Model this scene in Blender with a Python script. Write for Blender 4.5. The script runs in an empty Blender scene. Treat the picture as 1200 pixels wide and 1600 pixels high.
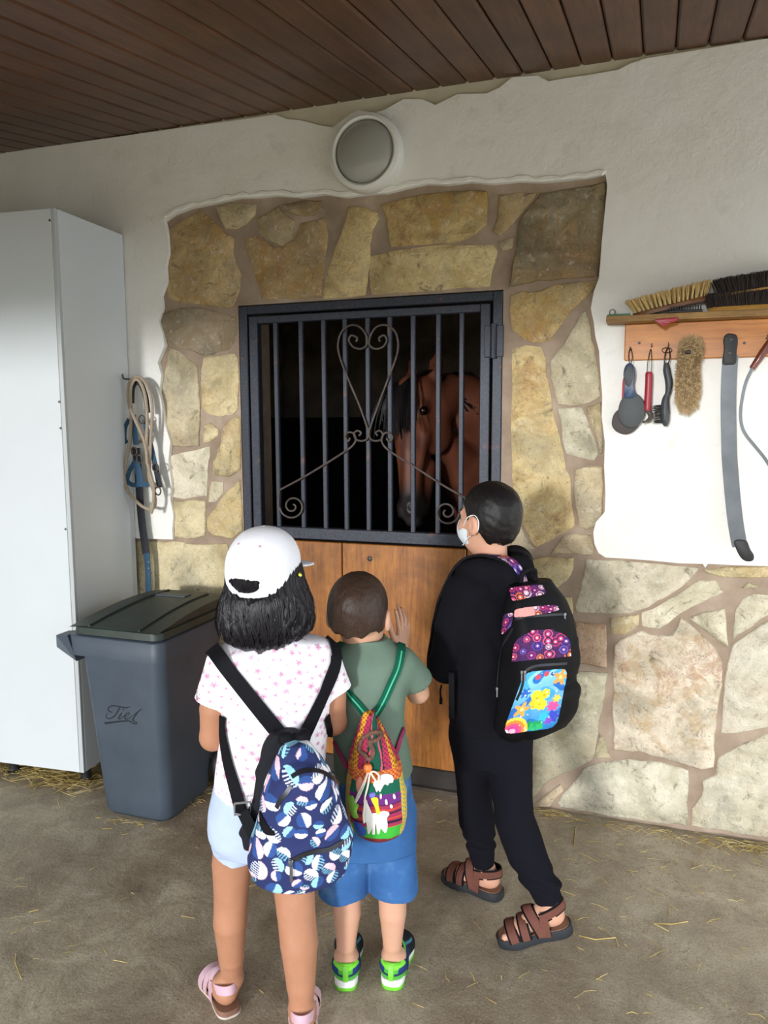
import bpy, math, random
import numpy as np
from mathutils import Vector, Matrix
from mathutils.geometry import tessellate_polygon
random.seed(7); RNG = np.random.default_rng(7)
scene = bpy.context.scene
COL = scene.collection
PI = math.pi

# ---------------------------------------------------------------- camera
YAW, PITCH, ROLL, FPX, CAM = math.radians(19.297), math.radians(6.637), math.radians(-0.257), 1200.0, np.array([0.0, -2.995, 1.55])
_f = np.array([-math.sin(YAW)*math.cos(PITCH), math.cos(YAW)*math.cos(PITCH), -math.sin(PITCH)])
_r = np.array([math.cos(YAW), math.sin(YAW), 0.0]); _u = np.cross(_r, _f)
CR = _r*math.cos(ROLL) + _u*math.sin(ROLL); CU = -_r*math.sin(ROLL) + _u*math.cos(ROLL); CF = _f
cam_data = bpy.data.cameras.new('camera'); cam = bpy.data.objects.new('camera', cam_data); COL.objects.link(cam)
cam_data.sensor_fit = 'VERTICAL'; cam_data.sensor_height = 36.0; cam_data.lens = 36.0*FPX/1600.0; cam_data.clip_start = 0.02
cam.matrix_world = Matrix([[CR[0], CU[0], -CF[0], CAM[0]], [CR[1], CU[1], -CF[1], CAM[1]], [CR[2], CU[2], -CF[2], CAM[2]], [0, 0, 0, 1]])
scene.camera = cam

# ---------------------------------------------------------------- light: an overcast sky, and the soft glow of a veiled sun behind the yard
world = bpy.data.worlds.new('overcast_sky'); scene.world = world; world.use_nodes = True
bg = world.node_tree.nodes['Background']; bg.inputs[0].default_value = (0.87, 0.935, 1.0, 1); bg.inputs[1].default_value = 2.75
sun = bpy.data.lights.new('veiled_sun', 'SUN'); sun.energy = 2.3; sun.angle = math.radians(6); sun.color = (0.97, 0.985, 1.0)
sun_o = bpy.data.objects.new('veiled_sun', sun); COL.objects.link(sun_o)
sun_o.rotation_euler = Vector((0.10, 1.0, -0.085)).to_track_quat('-Z', 'Y').to_euler()
vs = scene.view_settings; vs.view_transform = 'Standard'; vs.look = 'None'; vs.gamma = 1; vs.use_curve_mapping = False; vs.exposure = 0.16
scene.display_settings.display_device = 'sRGB'

# ---------------------------------------------------------------- helpers: points from the survey of the photograph
def ray(px, py): return CF*FPX + CR*(px-600) - CU*(py-800)
def at(px, py, y=0.0):
    d = ray(px, py); return CAM + d*((y-CAM[1])/d[1])
def atz(px, py, z=0.0):
    d = ray(px, py); return CAM + d*((z-CAM[2])/d[2])
class Frame:
    """upright frame standing on the floor at O: u to the side, v away from the viewer, z up"""
    def __init__(s, x, y):
        s.O = np.array([x, y, 0.0]); d = s.O-CAM; d[2] = 0; d /= np.linalg.norm(d)
        s.v = d; s.u = np.array([d[1], -d[0], 0]); s.az = math.atan2(-d[0], d[1])
        s.M = np.array([s.u, s.v, [0, 0, 1]]); s.cam = s.M@(CAM-s.O)
    def L(s, px, py, v=0.0):
        d = s.M@ray(px, py); return s.cam + d*((v-s.cam[1])/d[1])
    def dir(s, px, py):
        d = s.M@ray(px, py); return d/np.linalg.norm(d)
    def rows(s, v, rr, b):
        out = []
        for i, (py, xl, xr) in enumerate(rr):
            a = s.L(xl, py, v); c = s.L(xr, py, v); bb = b[i] if hasattr(b, '__len__') else b
            out.append(((a[2]+c[2])/2, (a[0]+c[0])/2, v, (c[0]-a[0])/2, bb))
        return sorted(out)

def srgb(h):
    if isinstance(h, str): c = [int(h[i:i+2], 16)/255 for i in (0, 2, 4)]
    else: c = [x/255 for x in h]
    return tuple(x/12.92 if x <= 0.04045 else ((x+0.055)/1.055)**2.4 for x in c)

# ---------------------------------------------------------------- objects
def tag(o, label=None, cat=None, group=None, kind=None):
    if label: o['label'] = label
    if cat: o['category'] = cat
    if group: o['group'] = group
    if kind: o['kind'] = kind
    return o
def thing(name, label, cat, loc=(0, 0, 0), rz=0.0, group=None):
    o = bpy.data.objects.new(name, None); COL.objects.link(o); o.location = loc; o.rotation_euler = (0, 0, rz)
    o.empty_display_size = 0.05
    return tag(o, label, cat, group)
def link(name, me, m=None, parent=None):
    o = bpy.data.objects.new(name, me); COL.objects.link(o)
    if m:
        for q in (m if isinstance(m, (list, tuple)) else [m]): me.materials.append(q)
    if parent: o.parent = parent
    return o
class MB:
    def __init__(s): s.v = []; s.f = []; s.mi = []; s.cur = 0
    def add(s, vs_, fs):
        n = len(s.v); s.v += [tuple(map(float, p)) for p in vs_]; s.f += [tuple(i+n for i in f) for f in fs]; s.mi += [s.cur]*len(fs); return s
    def box(s, lo, hi, bev=0.0, M=None):
        lo = np.array(lo, float); hi = np.array(hi, float); c = (lo+hi)/2; h = (hi-lo)/2; b = min(bev, *(h*0.49)) if bev else 0
        if b <= 0:
            P = [(x, y, z) for x in (lo[0], hi[0]) for y in (lo[1], hi[1]) for z in (lo[2], hi[2])]
            F = [(0, 1, 3, 2), (4, 6, 7, 5), (0, 4, 5, 1), (2, 3, 7, 6), (0, 2, 6, 4), (1, 5, 7, 3)]
        else:
            P = []; idx = {}
            for ax in range(3):
                for sx in (-1, 1):
                    for sy in (-1, 1):
                        for sz in (-1, 1):
                            sg = (sx, sy, sz); p = [sg[k]*(h[k]-(0 if k == ax else b)) + c[k] for k in range(3)]
                            idx[(sg, ax)] = len(P); P.append(p)
            F = []
            for ax in range(3):
                o1, o2 = (ax+1) % 3, (ax+2) % 3
                for sg in (-1, 1):
                    q = []
                    for a, d in ((-1, -1), (1, -1), (1, 1), (-1, 1)):
                        t = [0, 0, 0]; t[ax] = sg; t[o1] = a; t[o2] = d; q.append(idx[(tuple(t), ax)])
                    F.append(tuple(q if sg > 0 else q[::-1]))
            for ax in range(3):
                o1, o2 = (ax+1) % 3, (ax+2) % 3
                for a in (-1, 1):
                    for d in (-1, 1):
                        t0 = [0, 0, 0]; t0[ax] = -1; t0[o1] = a; t0[o2] = d; t1 = list(t0); t1[ax] = 1
                        q = (idx[(tuple(t0), o1)], idx[(tuple(t1), o1)], idx[(tuple(t1), o2)], idx[(tuple(t0), o2)])
                        F.append(q if a*d < 0 else q[::-1])
            for sx in (-1, 1):
                for sy in (-1, 1):
                    for sz in (-1, 1):
                        t = (sx, sy, sz); q = (idx[(t, 0)], idx[(t, 1)], idx[(t, 2)]); F.append(q if sx*sy*sz > 0 else q[::-1])
        if M is not None: P = [M@Vector(p) for p in P]
        return s.add(P, F)
    def tube(s, pts, r, n=8, cap=True, flat=1.0, nrm=None):
        pts = [np.array(p, float) for p in pts]; m = len(pts); R = r if hasattr(r, '__len__') else [r]*m
        prev = None; V = []
        for i, p in enumerate(pts):
            t = pts[min(i+1, m-1)]-pts[max(i-1, 0)]; t = t/(np.linalg.norm(t)+1e-12)
            if prev is None:
                a = np.array(nrm, float) if nrm is not None else (np.array([0, 0, 1.0]) if abs(t[2]) < 0.9 else np.array([1.0, 0, 0]))
            else: a = prev
            a = a-t*(a@t); a /= np.linalg.norm(a)+1e-12; prev = a; b = np.cross(t, a)
            for k in range(n):
                q = 2*PI*k/n; V.append(p + R[i]*(math.cos(q)*a*flat + math.sin(q)*b))
        F = [(i*n+k, i*n+(k+1) % n, (i+1)*n+(k+1) % n, (i+1)*n+k) for i in range(m-1) for k in range(n)]
        if cap: F += [tuple(range(n))[::-1], tuple((m-1)*n+k for k in range(n))]
        return s.add(V, F)
    def ribbon(s, pts, nrm, w, t, closed=False):
        """flat strap through pts; nrm = outward normals, w width, t thickness"""
        m = len(pts); V = []
        for i in range(m):
            p = np.array(pts[i], float); a = np.array(pts[(i-1) % m if closed else max(i-1, 0)], float); c = np.array(pts[(i+1) % m if closed else min(i+1, m-1)], float)
            T = c-a; T /= np.linalg.norm(T)+1e-12; N = np.array(nrm[i] if len(np.shape(nrm)) == 2 else nrm, float)
            N = N-T*(N@T); N /= np.linalg.norm(N)+1e-12; B = np.cross(T, N); wi = w[i] if hasattr(w, '__len__') else w
            V += [p-B*wi/2, p+B*wi/2, p+B*wi/2+N*t, p-B*wi/2+N*t]
        F = []
        for i in range(m if closed else m-1):
            a = i*4; b = ((i+1) % m)*4
            for k in range(4): F.append((a+k, b+k, b+(k+1) % 4, a+(k+1) % 4))
        if not closed: F += [(0, 1, 2, 3), tuple((m-1)*4+k for k in (3, 2, 1, 0))]
        return s.add(V, F)
    def lathe(s, prof, n=32, M=None):
        """profile of (radius, height) turned about z"""
        V = []; F = []; m = len(prof)
        for r, z in prof:
            for k in range(n): V.append((r*math.cos(2*PI*k/n), r*math.sin(2*PI*k/n), z))
        for i in range(m-1):
            for k in range(n): F.append((i*n+k, i*n+(k+1) % n, (i+1)*n+(k+1) % n, (i+1)*n+k))
        F += [tuple(range(n))[::-1], tuple((m-1)*n+k for k in range(n))]
        if M is not None: V = [M@Vector(p) for p in V]
        return s.add(V, F)
    def rings(s, rings, cap=True):
        n = len(rings[0]); V = [p for r in rings for p in r]
        F = [(i*n+k, i*n+(k+1) % n, (i+1)*n+(k+1) % n, (i+1)*n+k) for i in range(len(rings)-1) for k in range(n)]
        if cap: F += [tuple(range(n))[::-1], tuple((len(rings)-1)*n+k for k in range(n))]
        return s.add(V, F)
    def build(s, name, m=None, parent=None, smooth=True, angle=40):
        me = bpy.data.meshes.new(name); me.from_pydata(s.v, [], s.f)
        if any(s.mi): me.polygons.foreach_set('material_index', s.mi)
        o = link(name, me, m, parent); fixn(me)
        if smooth: me.shade_smooth(); me.set_sharp_from_angle(angle=math.radians(angle))
        return o
import bmesh
def fixn(me):
    b = bmesh.new(); b.from_mesh(me); bmesh.ops.recalc_face_normals(b, faces=b.faces); b.to_mesh(me); b.free()
def spline(pts, n=8, closed=False):
    P = [np.array(p, float) for p in pts]; m = len(P); out = []
    for i in range(m if closed else m-1):
        if closed: a, b, c, d = P[i-1], P[i], P[(i+1) % m], P[(i+2) % m]
        else: a, b, c, d = P[max(i-1, 0)], P[i], P[i+1], P[min(i+2, m-1)]
        for k in range(n):
            t = k/n; out.append(0.5*((2*b)+(c-a)*t+(2*a-5*b+4*c-d)*t*t+(3*b-a-3*c+d)*t**3))
    if not closed: out.append(P[-1])
    return out
def poly_slab(outline, y_front, y_back, name, m, parent=None, bev=0.0):
    """upright slab facing the viewer from a closed outline of (x, z)"""
    n = len(outline); tri = tessellate_polygon([[Vector((x, z, 0)) for x, z in outline]])
    V = [(x, y_front, z) for x, z in outline]+[(x, y_back, z) for x, z in outline]
    F = [tuple(t) for t in tri]+[tuple(i+n for i in t[::-1]) for t in tri]+[(i, (i+1) % n, (i+1) % n+n, i+n) for i in range(n)]
    return MB().add(V, F).build(name, m, parent, smooth=False)

# ---------------------------------------------------------------- materials
class NT:
    def __init__(s, name):
        s.m = bpy.data.materials.new(name); s.m.use_nodes = True; s.t = s.m.node_tree; s.b = s.t.nodes['Principled BSDF']
    def n(s, typ, ins=None, **kw):
        q = s.t.nodes.new('ShaderNode'+typ)
        for k, v in kw.items(): setattr(q, k, v)
        for k, v in (ins or {}).items(): s.set(q.inputs[k], v)
        return q
    def set(s, sock, v):
        if isinstance(v, bpy.types.NodeSocket): s.t.links.new(v, sock)
        elif isinstance(v, bpy.types.Node): s.t.links.new(v.outputs[0], sock)
        else:
            if hasattr(sock.default_value, '__len__') and hasattr(v, '__len__') and len(sock.default_value) == 4 and len(v) == 3: v = (*v, 1)
            sock.default_value = v
    def P(s, **kw):
        for k, v in kw.items(): s.set(s.b.inputs[k.replace('_', ' ')], v)
    def coord(s, scale=(1, 1, 1), kind='Object'):
        c = s.n('TexCoord'); return s.n('Mapping', {0: c.outputs[kind], 3: scale})
    def noise(s, vec, scale, detail=4, rough=0.6, dist=0.0):
        return s.n('TexNoise', {'Vector': vec, 'Scale': scale, 'Detail': detail, 'Roughness': rough, 'Distortion': dist})
    def ramp(s, fac, stops):
        q = s.n('ValToRGB', {0: fac}); e = q.color_ramp.elements
        while len(e) < len(stops): e.new(0.5)
        for x, (p, c) in zip(e, stops): x.position = p; x.color = (*c, 1) if len(c) == 3 else c
        return q
    def mix(s, fac, a, b, mode='MIX'):
        q = s.n('Mix', data_type='RGBA', blend_type=mode); s.set(q.inputs[0], fac); s.set(q.inputs[6], a); s.set(q.inputs[7], b); return q.outputs[2]
    def math(s, op, a, b=0.0):
        q = s.n('Math', operation=op); s.set(q.inputs[0], a); s.set(q.inputs[1], b); return q.outputs[0]
    def bump(s, h, strength=0.3, dist=0.01, normal=None):
        q = s.n('Bump', {'Height': h, 'Strength': strength, 'Distance': dist})
        if normal is not None: s.set(q.inputs['Normal'], normal)
        s.set(s.b.inputs['Normal'], q.outputs[0]); return q.outputs[0]
def simple(name, c, rough=0.5, metal=0.0, var=0.12, scale=30, bump=0.0, bscale=200, coat=0.0, sss=0.0, stretch=(1, 1, 1), spec=0.5):
    c = srgb(c) if (isinstance(c, str) or max(c) > 1) else c
    t = NT(name); v = t.coord(stretch); nz = t.noise(v, scale, 5)
    a = tuple(x*(1-var) for x in c); b = tuple(min(1, x*(1+var)) for x in c)
    t.P(Base_Color=t.ramp(nz, [(0.3, a), (0.7, b)]).outputs[0], Roughness=rough, Metallic=metal, Coat_Weight=coat)
    t.P(Specular_IOR_Level=spec)
    if sss: t.P(Subsurface_Weight=sss, Subsurface_Radius=(0.02, 0.008, 0.004), Subsurface_Scale=0.3)
    if bump: t.bump(t.noise(v, bscale, 3), bump, 0.004)
    return t.m
def vcol(name, rough=0.8, bump=0.15, bscale=500, spec=0.3):
    t = NT(name); a = t.n('Attribute', attribute_name='Col'); t.P(Base_Color=a.outputs['Color'], Roughness=rough, Specular_IOR_Level=spec)
    if bump: t.bump(t.noise(t.coord(), bscale, 2), bump, 0.002)
    return t.m

# ---------------------------------------------------------------- soft solids: smooth unions of tapered limbs, lofts and ellipsoids, turned into one surface
class SDF:
    def __init__(s, lo, hi, h):
        s.lo = np.array(lo, float); s.h = h; s.n = np.ceil((np.array(hi, float)-s.lo)/h).astype(int)+1
        s.D = np.full(tuple(s.n), 0.2, np.float32); s.ax = [(s.lo[i]+h*np.arange(s.n[i])).astype(np.float32) for i in range(3)]
    def sub(s, lo, hi):
        a = np.clip(np.floor((np.array(lo)-s.lo)/s.h).astype(int), 0, s.n); b = np.clip(np.ceil((np.array(hi)-s.lo)/s.h).astype(int)+1, 0, s.n)
        sl = tuple(slice(a[i], b[i]) for i in range(3))
        return sl, s.ax[0][sl[0]][:, None, None], s.ax[1][sl[1]][None, :, None], s.ax[2][sl[2]][None, None, :]
    def comb(s, sl, d, k, op):
        D = s.D[sl]
        if D.size == 0: return s
        if op == 'sub':
            if k > 0:
                q = np.clip(0.5-0.5*(D+d)/k, 0, 1); D[...] = D*(1-q)-d*q+k*q*(1-q)
            else: np.maximum(D, -d, out=D)
        elif k > 0:
            q = np.clip(0.5+0.5*(D-d)/k, 0, 1); D[...] = D*(1-q)+d*q-k*q*(1-q)
        else: np.minimum(D, d, out=D)
        return s
    def cap(s, a, b, ra, rb=None, k=0.02, op='add'):
        rb = ra if rb is None else rb; a = np.array(a, float); b = np.array(b, float); m = max(ra, rb)+k+2*s.h
        sl, X, Y, Z = s.sub(np.minimum(a, b)-m, np.maximum(a, b)+m); d = b-a; L = d@d+1e-12
        t = np.clip(((X-a[0])*d[0]+(Y-a[1])*d[1]+(Z-a[2])*d[2])/L, 0, 1)
        q = np.sqrt((X-a[0]-t*d[0])**2+(Y-a[1]-t*d[1])**2+(Z-a[2]-t*d[2])**2)-(ra+t*(rb-ra))
        return s.comb(sl, q, k, op)
    def chain(s, pts, rs, k=0.02):
        # one continuous limb: its own segments meet exactly, only the first joins the trunk softly
        for i in range(len(pts)-1): s.cap(pts[i], pts[i+1], rs[i], rs[i+1], k if i == 0 else min(k, .003))
        return s
    def merge(s, o, k=0.02):
        return s.comb((slice(None),)*3, o.D, k, 'add')
    def like(s): return SDF(s.lo, s.lo+s.h*(s.n-1.5), s.h)
    def ell(s, c, r, R=None, k=0.02, op='add'):
        c = np.array(c, float); r = np.array(r, float); m = (max(r) if R is not None else r)+k+2*s.h
        sl, X, Y, Z = s.sub(c-m, c+m); X = X-c[0]; Y = Y-c[1]; Z = Z-c[2]
        if R is not None: X, Y, Z = (R[0, i]*X+R[1, i]*Y+R[2, i]*Z for i in range(3)) if False else tuple(R[0, i]*X+R[1, i]*Y+R[2, i]*Z for i in range(3))
        k0 = np.sqrt((X/r[0])**2+(Y/r[1])**2+(Z/r[2])**2); k1 = np.sqrt((X/r[0]**2)**2+(Y/r[1]**2)**2+(Z/r[2]**2)**2)+1e-6
        return s.comb(sl, k0*(k0-1)/k1, k, op)
    def loft(s, st, yaw=0.0, n=2.0, k=0.02, off=0.0, op='add'):
        """column through stations (z, u, v, half width, half depth)"""
        st = np.array(sorted(st)); zz = st[:, 0]; m = st[:, 3:].max()+off+k+2*s.h
        sl, X, Y, Z = s.sub((st[:, 1].min()-m, st[:, 2].min()-m, zz[0]-off-k-2*s.h), (st[:, 1].max()+m, st[:, 2].max()+m, zz[-1]+off+k+2*s.h))
        zf = Z.ravel()
        if zf.size == 0: return s
        # smooth interpolation (Catmull style via cosine-free cubic hermite)
        def ip(col):
            y = st[:, col]; dy = np.gradient(y, zz); zc = np.clip(zf, zz[0], zz[-1]); i = np.clip(np.searchsorted(zz, zc)-1, 0, len(zz)-2)
            hh = zz[i+1]-zz[i]; t = (zc-zz[i])/hh
            return ((2*t**3-3*t**2+1)*y[i]+(t**3-2*t**2+t)*hh*dy[i]+(-2*t**3+3*t**2)*y[i+1]+(t**3-t**2)*hh*dy[i+1])[None, None, :]
        cu, cv, a, b = ip(1), ip(2), np.maximum(ip(3), 0.003)+off, np.maximum(ip(4), 0.003)+off
        x = X-cu; y = Y-cv; c, q = math.cos(yaw), math.sin(yaw); x, y = c*x+q*y, -q*x+c*y
        g = ((np.abs(x)/a)**n+(np.abs(y)/b)**n)**(1/n)
        d = (g-1)*np.minimum(a, b); d = np.maximum(d, np.maximum(zz[0]-off-Z, Z-zz[-1]-off))
        return s.comb(sl, d, k, op)
    def grid(s): return s.ax[0][:, None, None], s.ax[1][None, :, None], s.ax[2][None, None, :]
    def cut(s, f):
        np.maximum(s.D, f(*s.grid()), out=s.D); return s
    def disp(s, f):
        s.D += f(*s.grid()).astype(np.float32); return s
    def sample(s, P):
        q = (np.asarray(P)-s.lo)/s.h; i = np.clip(np.floor(q).astype(int), 0, s.n-2); t = np.clip(q-i, 0, 1); out = 0
        for a in (0, 1):
            for b in (0, 1):
                for c in (0, 1):
                    w = (t[..., 0] if a else 1-t[..., 0])*(t[..., 1] if b else 1-t[..., 1])*(t[..., 2] if c else 1-t[..., 2])
                    out = out+w*s.D[i[..., 0]+a, i[..., 1]+b, i[..., 2]+c]
        return out
    def normal(s, P):
        P = np.asarray(P, float); e = s.h; g = np.stack([s.sample(P+e*np.eye(3)[i])-s.sample(P-e*np.eye(3)[i]) for i in range(3)], -1)
        return g/(np.linalg.norm(g, axis=-1, keepdims=True)+1e-9)
    def hit(s, o, d, tmax=6.0):
        """first surface point along a ray, None when it misses"""
        o = np.array(o, float); d = np.array(d, float)/np.linalg.norm(d); hi = s.lo+s.h*(s.n-1)
        with np.errstate(divide='ignore', invalid='ignore'): t0 = np.where(d == 0, -1e9, (s.lo-o)/d); t1 = np.where(d == 0, 1e9, (hi-o)/d)
        a = max(np.minimum(t0, t1).max(), 0); b = min(np.maximum(t0, t1).min(), tmax)
        if b <= a: return None
        T = np.arange(a, b, s.h*0.5); v = s.sample(o+T[:, None]*d); w = np.where(v < 0)[0]
        if len(w) == 0: return None
        i = w[0]
        t = T[i] if i == 0 else T[i-1]+(T[i]-T[i-1])*v[i-1]/(v[i-1]-v[i])
        return o+t*d
    def mesh(s, name, m, parent=None, colf=None, smooth=True):
        D = s.D.copy()
        for i in range(3):
            sl = [slice(None)]*3; sl[i] = 0; D[tuple(sl)] = np.maximum(D[tuple(sl)], 1e-3); sl[i] = -1; D[tuple(sl)] = np.maximum(D[tuple(sl)], 1e-3)
        S = D < 0; c8 = [(a, b, c) for a in (0, 1) for b in (0, 1) for c in (0, 1)]; N = s.n-1
        cnt = sum(S[a:a+N[0], b:b+N[1], c:c+N[2]].astype(np.int8) for a, b, c in c8)
        C = np.argwhere((cnt > 0) & (cnt < 8)); idx = np.full(tuple(N), -1, np.int32); idx[tuple(C.T)] = np.arange(len(C))
        vals = {c: D[C[:, 0]+c[0], C[:, 1]+c[1], C[:, 2]+c[2]] for c in c8}; acc = np.zeros((len(C), 3)); w = np.zeros(len(C))
        for c in c8:
            for i in range(3):
                if c[i]: continue
                e = list(c); e[i] = 1; e = tuple(e); d0, d1 = vals[c], vals[e]; x = (d0 < 0) != (d1 < 0); t = np.where(x, d0/np.where(x, d0-d1, 1), 0)
                p = np.array(c, float)[None, :].repeat(len(C), 0); p[:, i] = t; acc += p*x[:, None]; w += x
        V = s.lo+(C+acc/w[:, None])*s.h; F = []
        for i in range(3):
            j, k = (i+1) % 3, (i+2) % 3; sa = [slice(None)]*3; sb = [slice(None)]*3; sa[i] = slice(0, -1); sb[i] = slice(1, None)
            A, B = S[tuple(sa)], S[tuple(sb)]; E = np.argwhere(A != B); E = E[(E[:, j] > 0) & (E[:, k] > 0) & (E[:, j] < N[j]) & (E[:, k] < N[k])]
            fl = A[tuple(E.T)]; q = []
            for dj, dk in ((1, 1), (0, 1), (0, 0), (1, 0)):
                e = E.copy(); e[:, j] -= dj; e[:, k] -= dk; q.append(idx[tuple(e.T)])
            q = np.stack(q, 1); q[~fl] = q[~fl][:, ::-1]; F.append(q)
        F = np.concatenate(F)
        me = bpy.data.meshes.new(name); me.vertices.add(len(V)); me.vertices.foreach_set('co', V.astype(np.float32).ravel())
        me.loops.add(len(F)*4); me.loops.foreach_set('vertex_index', F.astype(np.int32).ravel())
        me.polygons.add(len(F)); me.polygons.foreach_set('loop_start', np.arange(0, len(F)*4, 4, dtype=np.int32))
        me.update(calc_edges=True); me.validate()
        if smooth: me.shade_smooth()
        if colf is not None: paint(me, colf(V))
        return link(name, me, m, parent)
def paint(me, c):
    a = me.color_attributes.new('Col', 'FLOAT_COLOR', 'POINT'); c = np.asarray(c, np.float32)
    a.data.foreach_set('color', np.concatenate([c, np.ones((len(c), 1), np.float32)], 1).ravel())
def rotz(a): c, q = math.cos(a), math.sin(a); return np.array([[c, -q, 0], [q, c, 0], [0, 0, 1.0]])
def rotx(a): c, q = math.cos(a), math.sin(a); return np.array([[1.0, 0, 0], [0, c, -q], [0, q, c]])
def roty(a): c, q = math.cos(a), math.sin(a); return np.array([[c, 0, q], [0, 1.0, 0], [-q, 0, c]])
def waves(X, Y, Z, seed, f=20.0, n=5):
    """gentle crumple field, about -1..1"""
    g = np.random.default_rng(seed); out = 0
    for i in range(n):
        d = g.normal(size=3); d /= np.linalg.norm(d); d *= f*(0.6+g.random()*1.2); out = out+np.sin(d[0]*X+d[1]*Y+d[2]*Z+g.random()*6.28+1.3*np.sin(0.7*(d[1]*X-d[2]*Y+d[0]*Z)))
    return out/n*1.6
# ================================================================ the place
def m_plaster():
    t = NT('whitewashed_plaster'); v = t.coord(); big = t.noise(v, 1.3, 5); fine = t.noise(v, 9, 6, 0.65); gr = t.noise(v, 90, 3)
    c = t.ramp(big, [(0.3, srgb('dedad0')), (0.5, srgb('e8e5de')), (0.7, srgb('ecebe7'))])
    d = t.ramp(fine, [(0.28, srgb('b9b2a2')), (0.42, (1, 1, 1)), (1, (1, 1, 1))])
    t.P(Base_Color=t.mix(0.2, c.outputs[0], d.outputs[0], 'MULTIPLY'), Roughness=0.85, Specular_IOR_Level=0.25)
    h = t.math('ADD', t.math('MULTIPLY', fine.outputs[0], 1.0), t.math('MULTIPLY', gr.outputs[0], 0.12)); t.bump(h, 0.45, 0.02); return t.m
def m_mortar():
    t = NT('brown_mortar'); v = t.coord(); n = t.noise(v, 6, 6); g = t.noise(v, 160, 3)
    c = t.ramp(n, [(0.3, srgb('857362')), (0.55, srgb('a08d7b')), (0.75, srgb('b5a492'))])
    t.P(Base_Color=c.outputs[0], Roughness=0.95, Specular_IOR_Level=0.15); t.bump(t.math('ADD', n.outputs[0], t.math('MULTIPLY', g.outputs[0], 0.25)), 0.5, 0.012); return t.m
def m_stone():
    t = NT('split_stone'); v = t.coord(); oi = t.n('ObjectInfo')
    sh = t.n('VectorMath', {0: v, 1: t.n('CombineXYZ', {0: t.math('MULTIPLY', oi.outputs['Random'], 37.0), 1: 0.0, 2: t.math('MULTIPLY', oi.outputs['Random'], 91.0)})}, operation='ADD')
    n1 = t.noise(sh, 5, 6, 0.62, 0.6); n2 = t.noise(sh, 17, 6, 0.7, 0.8); n3 = t.noise(sh, 120, 3, 0.6); n4 = t.noise(sh, 3.2, 5, 0.7, 0.4)
    n5 = t.noise(sh, 8.5, 7, 0.72, 1.1); n6 = t.noise(sh, 42, 5, 0.7, 0.5); base = oi.outputs['Color']
    tone = t.ramp(n1, [(0.25, srgb('a8a296')), (0.42, srgb('d2cbb8')), (0.58, srgb('f2ebdc')), (0.75, srgb('c9c0aa'))])
    c = t.mix(0.85, tone.outputs[0], base, 'MULTIPLY')
    rust = t.ramp(n5, [(0.50, (0, 0, 0)), (0.60, (1, 1, 1))]); c = t.mix(t.math('MULTIPLY', rust.outputs[0], t.math('MULTIPLY', oi.outputs['Alpha'], 0.62)), c, srgb('b08644'))
    red = t.math('MULTIPLY', t.ramp(n4, [(0.50, (0, 0, 0)), (0.60, (1, 1, 1))]).outputs[0], t.ramp(n6, [(0.42, (0, 0, 0)), (0.60, (1, 1, 1))]).outputs[0]); c = t.mix(t.math('MULTIPLY', red, t.math('MULTIPLY', oi.outputs['Alpha'], 0.8)), c, srgb('94583a'))
    grey = t.ramp(n4, [(0.34, (1, 1, 1)), (0.48, (0, 0, 0))]); c = t.mix(t.math('MULTIPLY', grey.outputs[0], 0.5), c, srgb('8d8879'))
    pale = t.ramp(n6, [(0.56, (0, 0, 0)), (0.70, (1, 1, 1))]); c = t.mix(t.math('MULTIPLY', pale.outputs[0], 0.35), c, srgb('efe9d8'))
    dirt = t.ramp(n2, [(0.30, (1, 1, 1)), (0.43, (0, 0, 0))]); c = t.mix(t.math('MULTIPLY', dirt.outputs[0], 0.8), c, srgb('6b6150'))
    spk = t.ramp(n3, [(0.30, (1, 1, 1)), (0.40, (0, 0, 0))]); c = t.mix(t.math('MULTIPLY', spk.outputs[0], 0.5), c, srgb('5f5548'))
    t.P(Base_Color=c, Roughness=0.88, Specular_IOR_Level=0.25)
    h = t.math('ADD', t.math('ADD', n1.outputs[0], t.math('MULTIPLY', n2.outputs[0], 0.7)), t.math('MULTIPLY', n6.outputs[0], 0.3)); t.bump(h, 0.8, 0.025); return t.m
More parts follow.
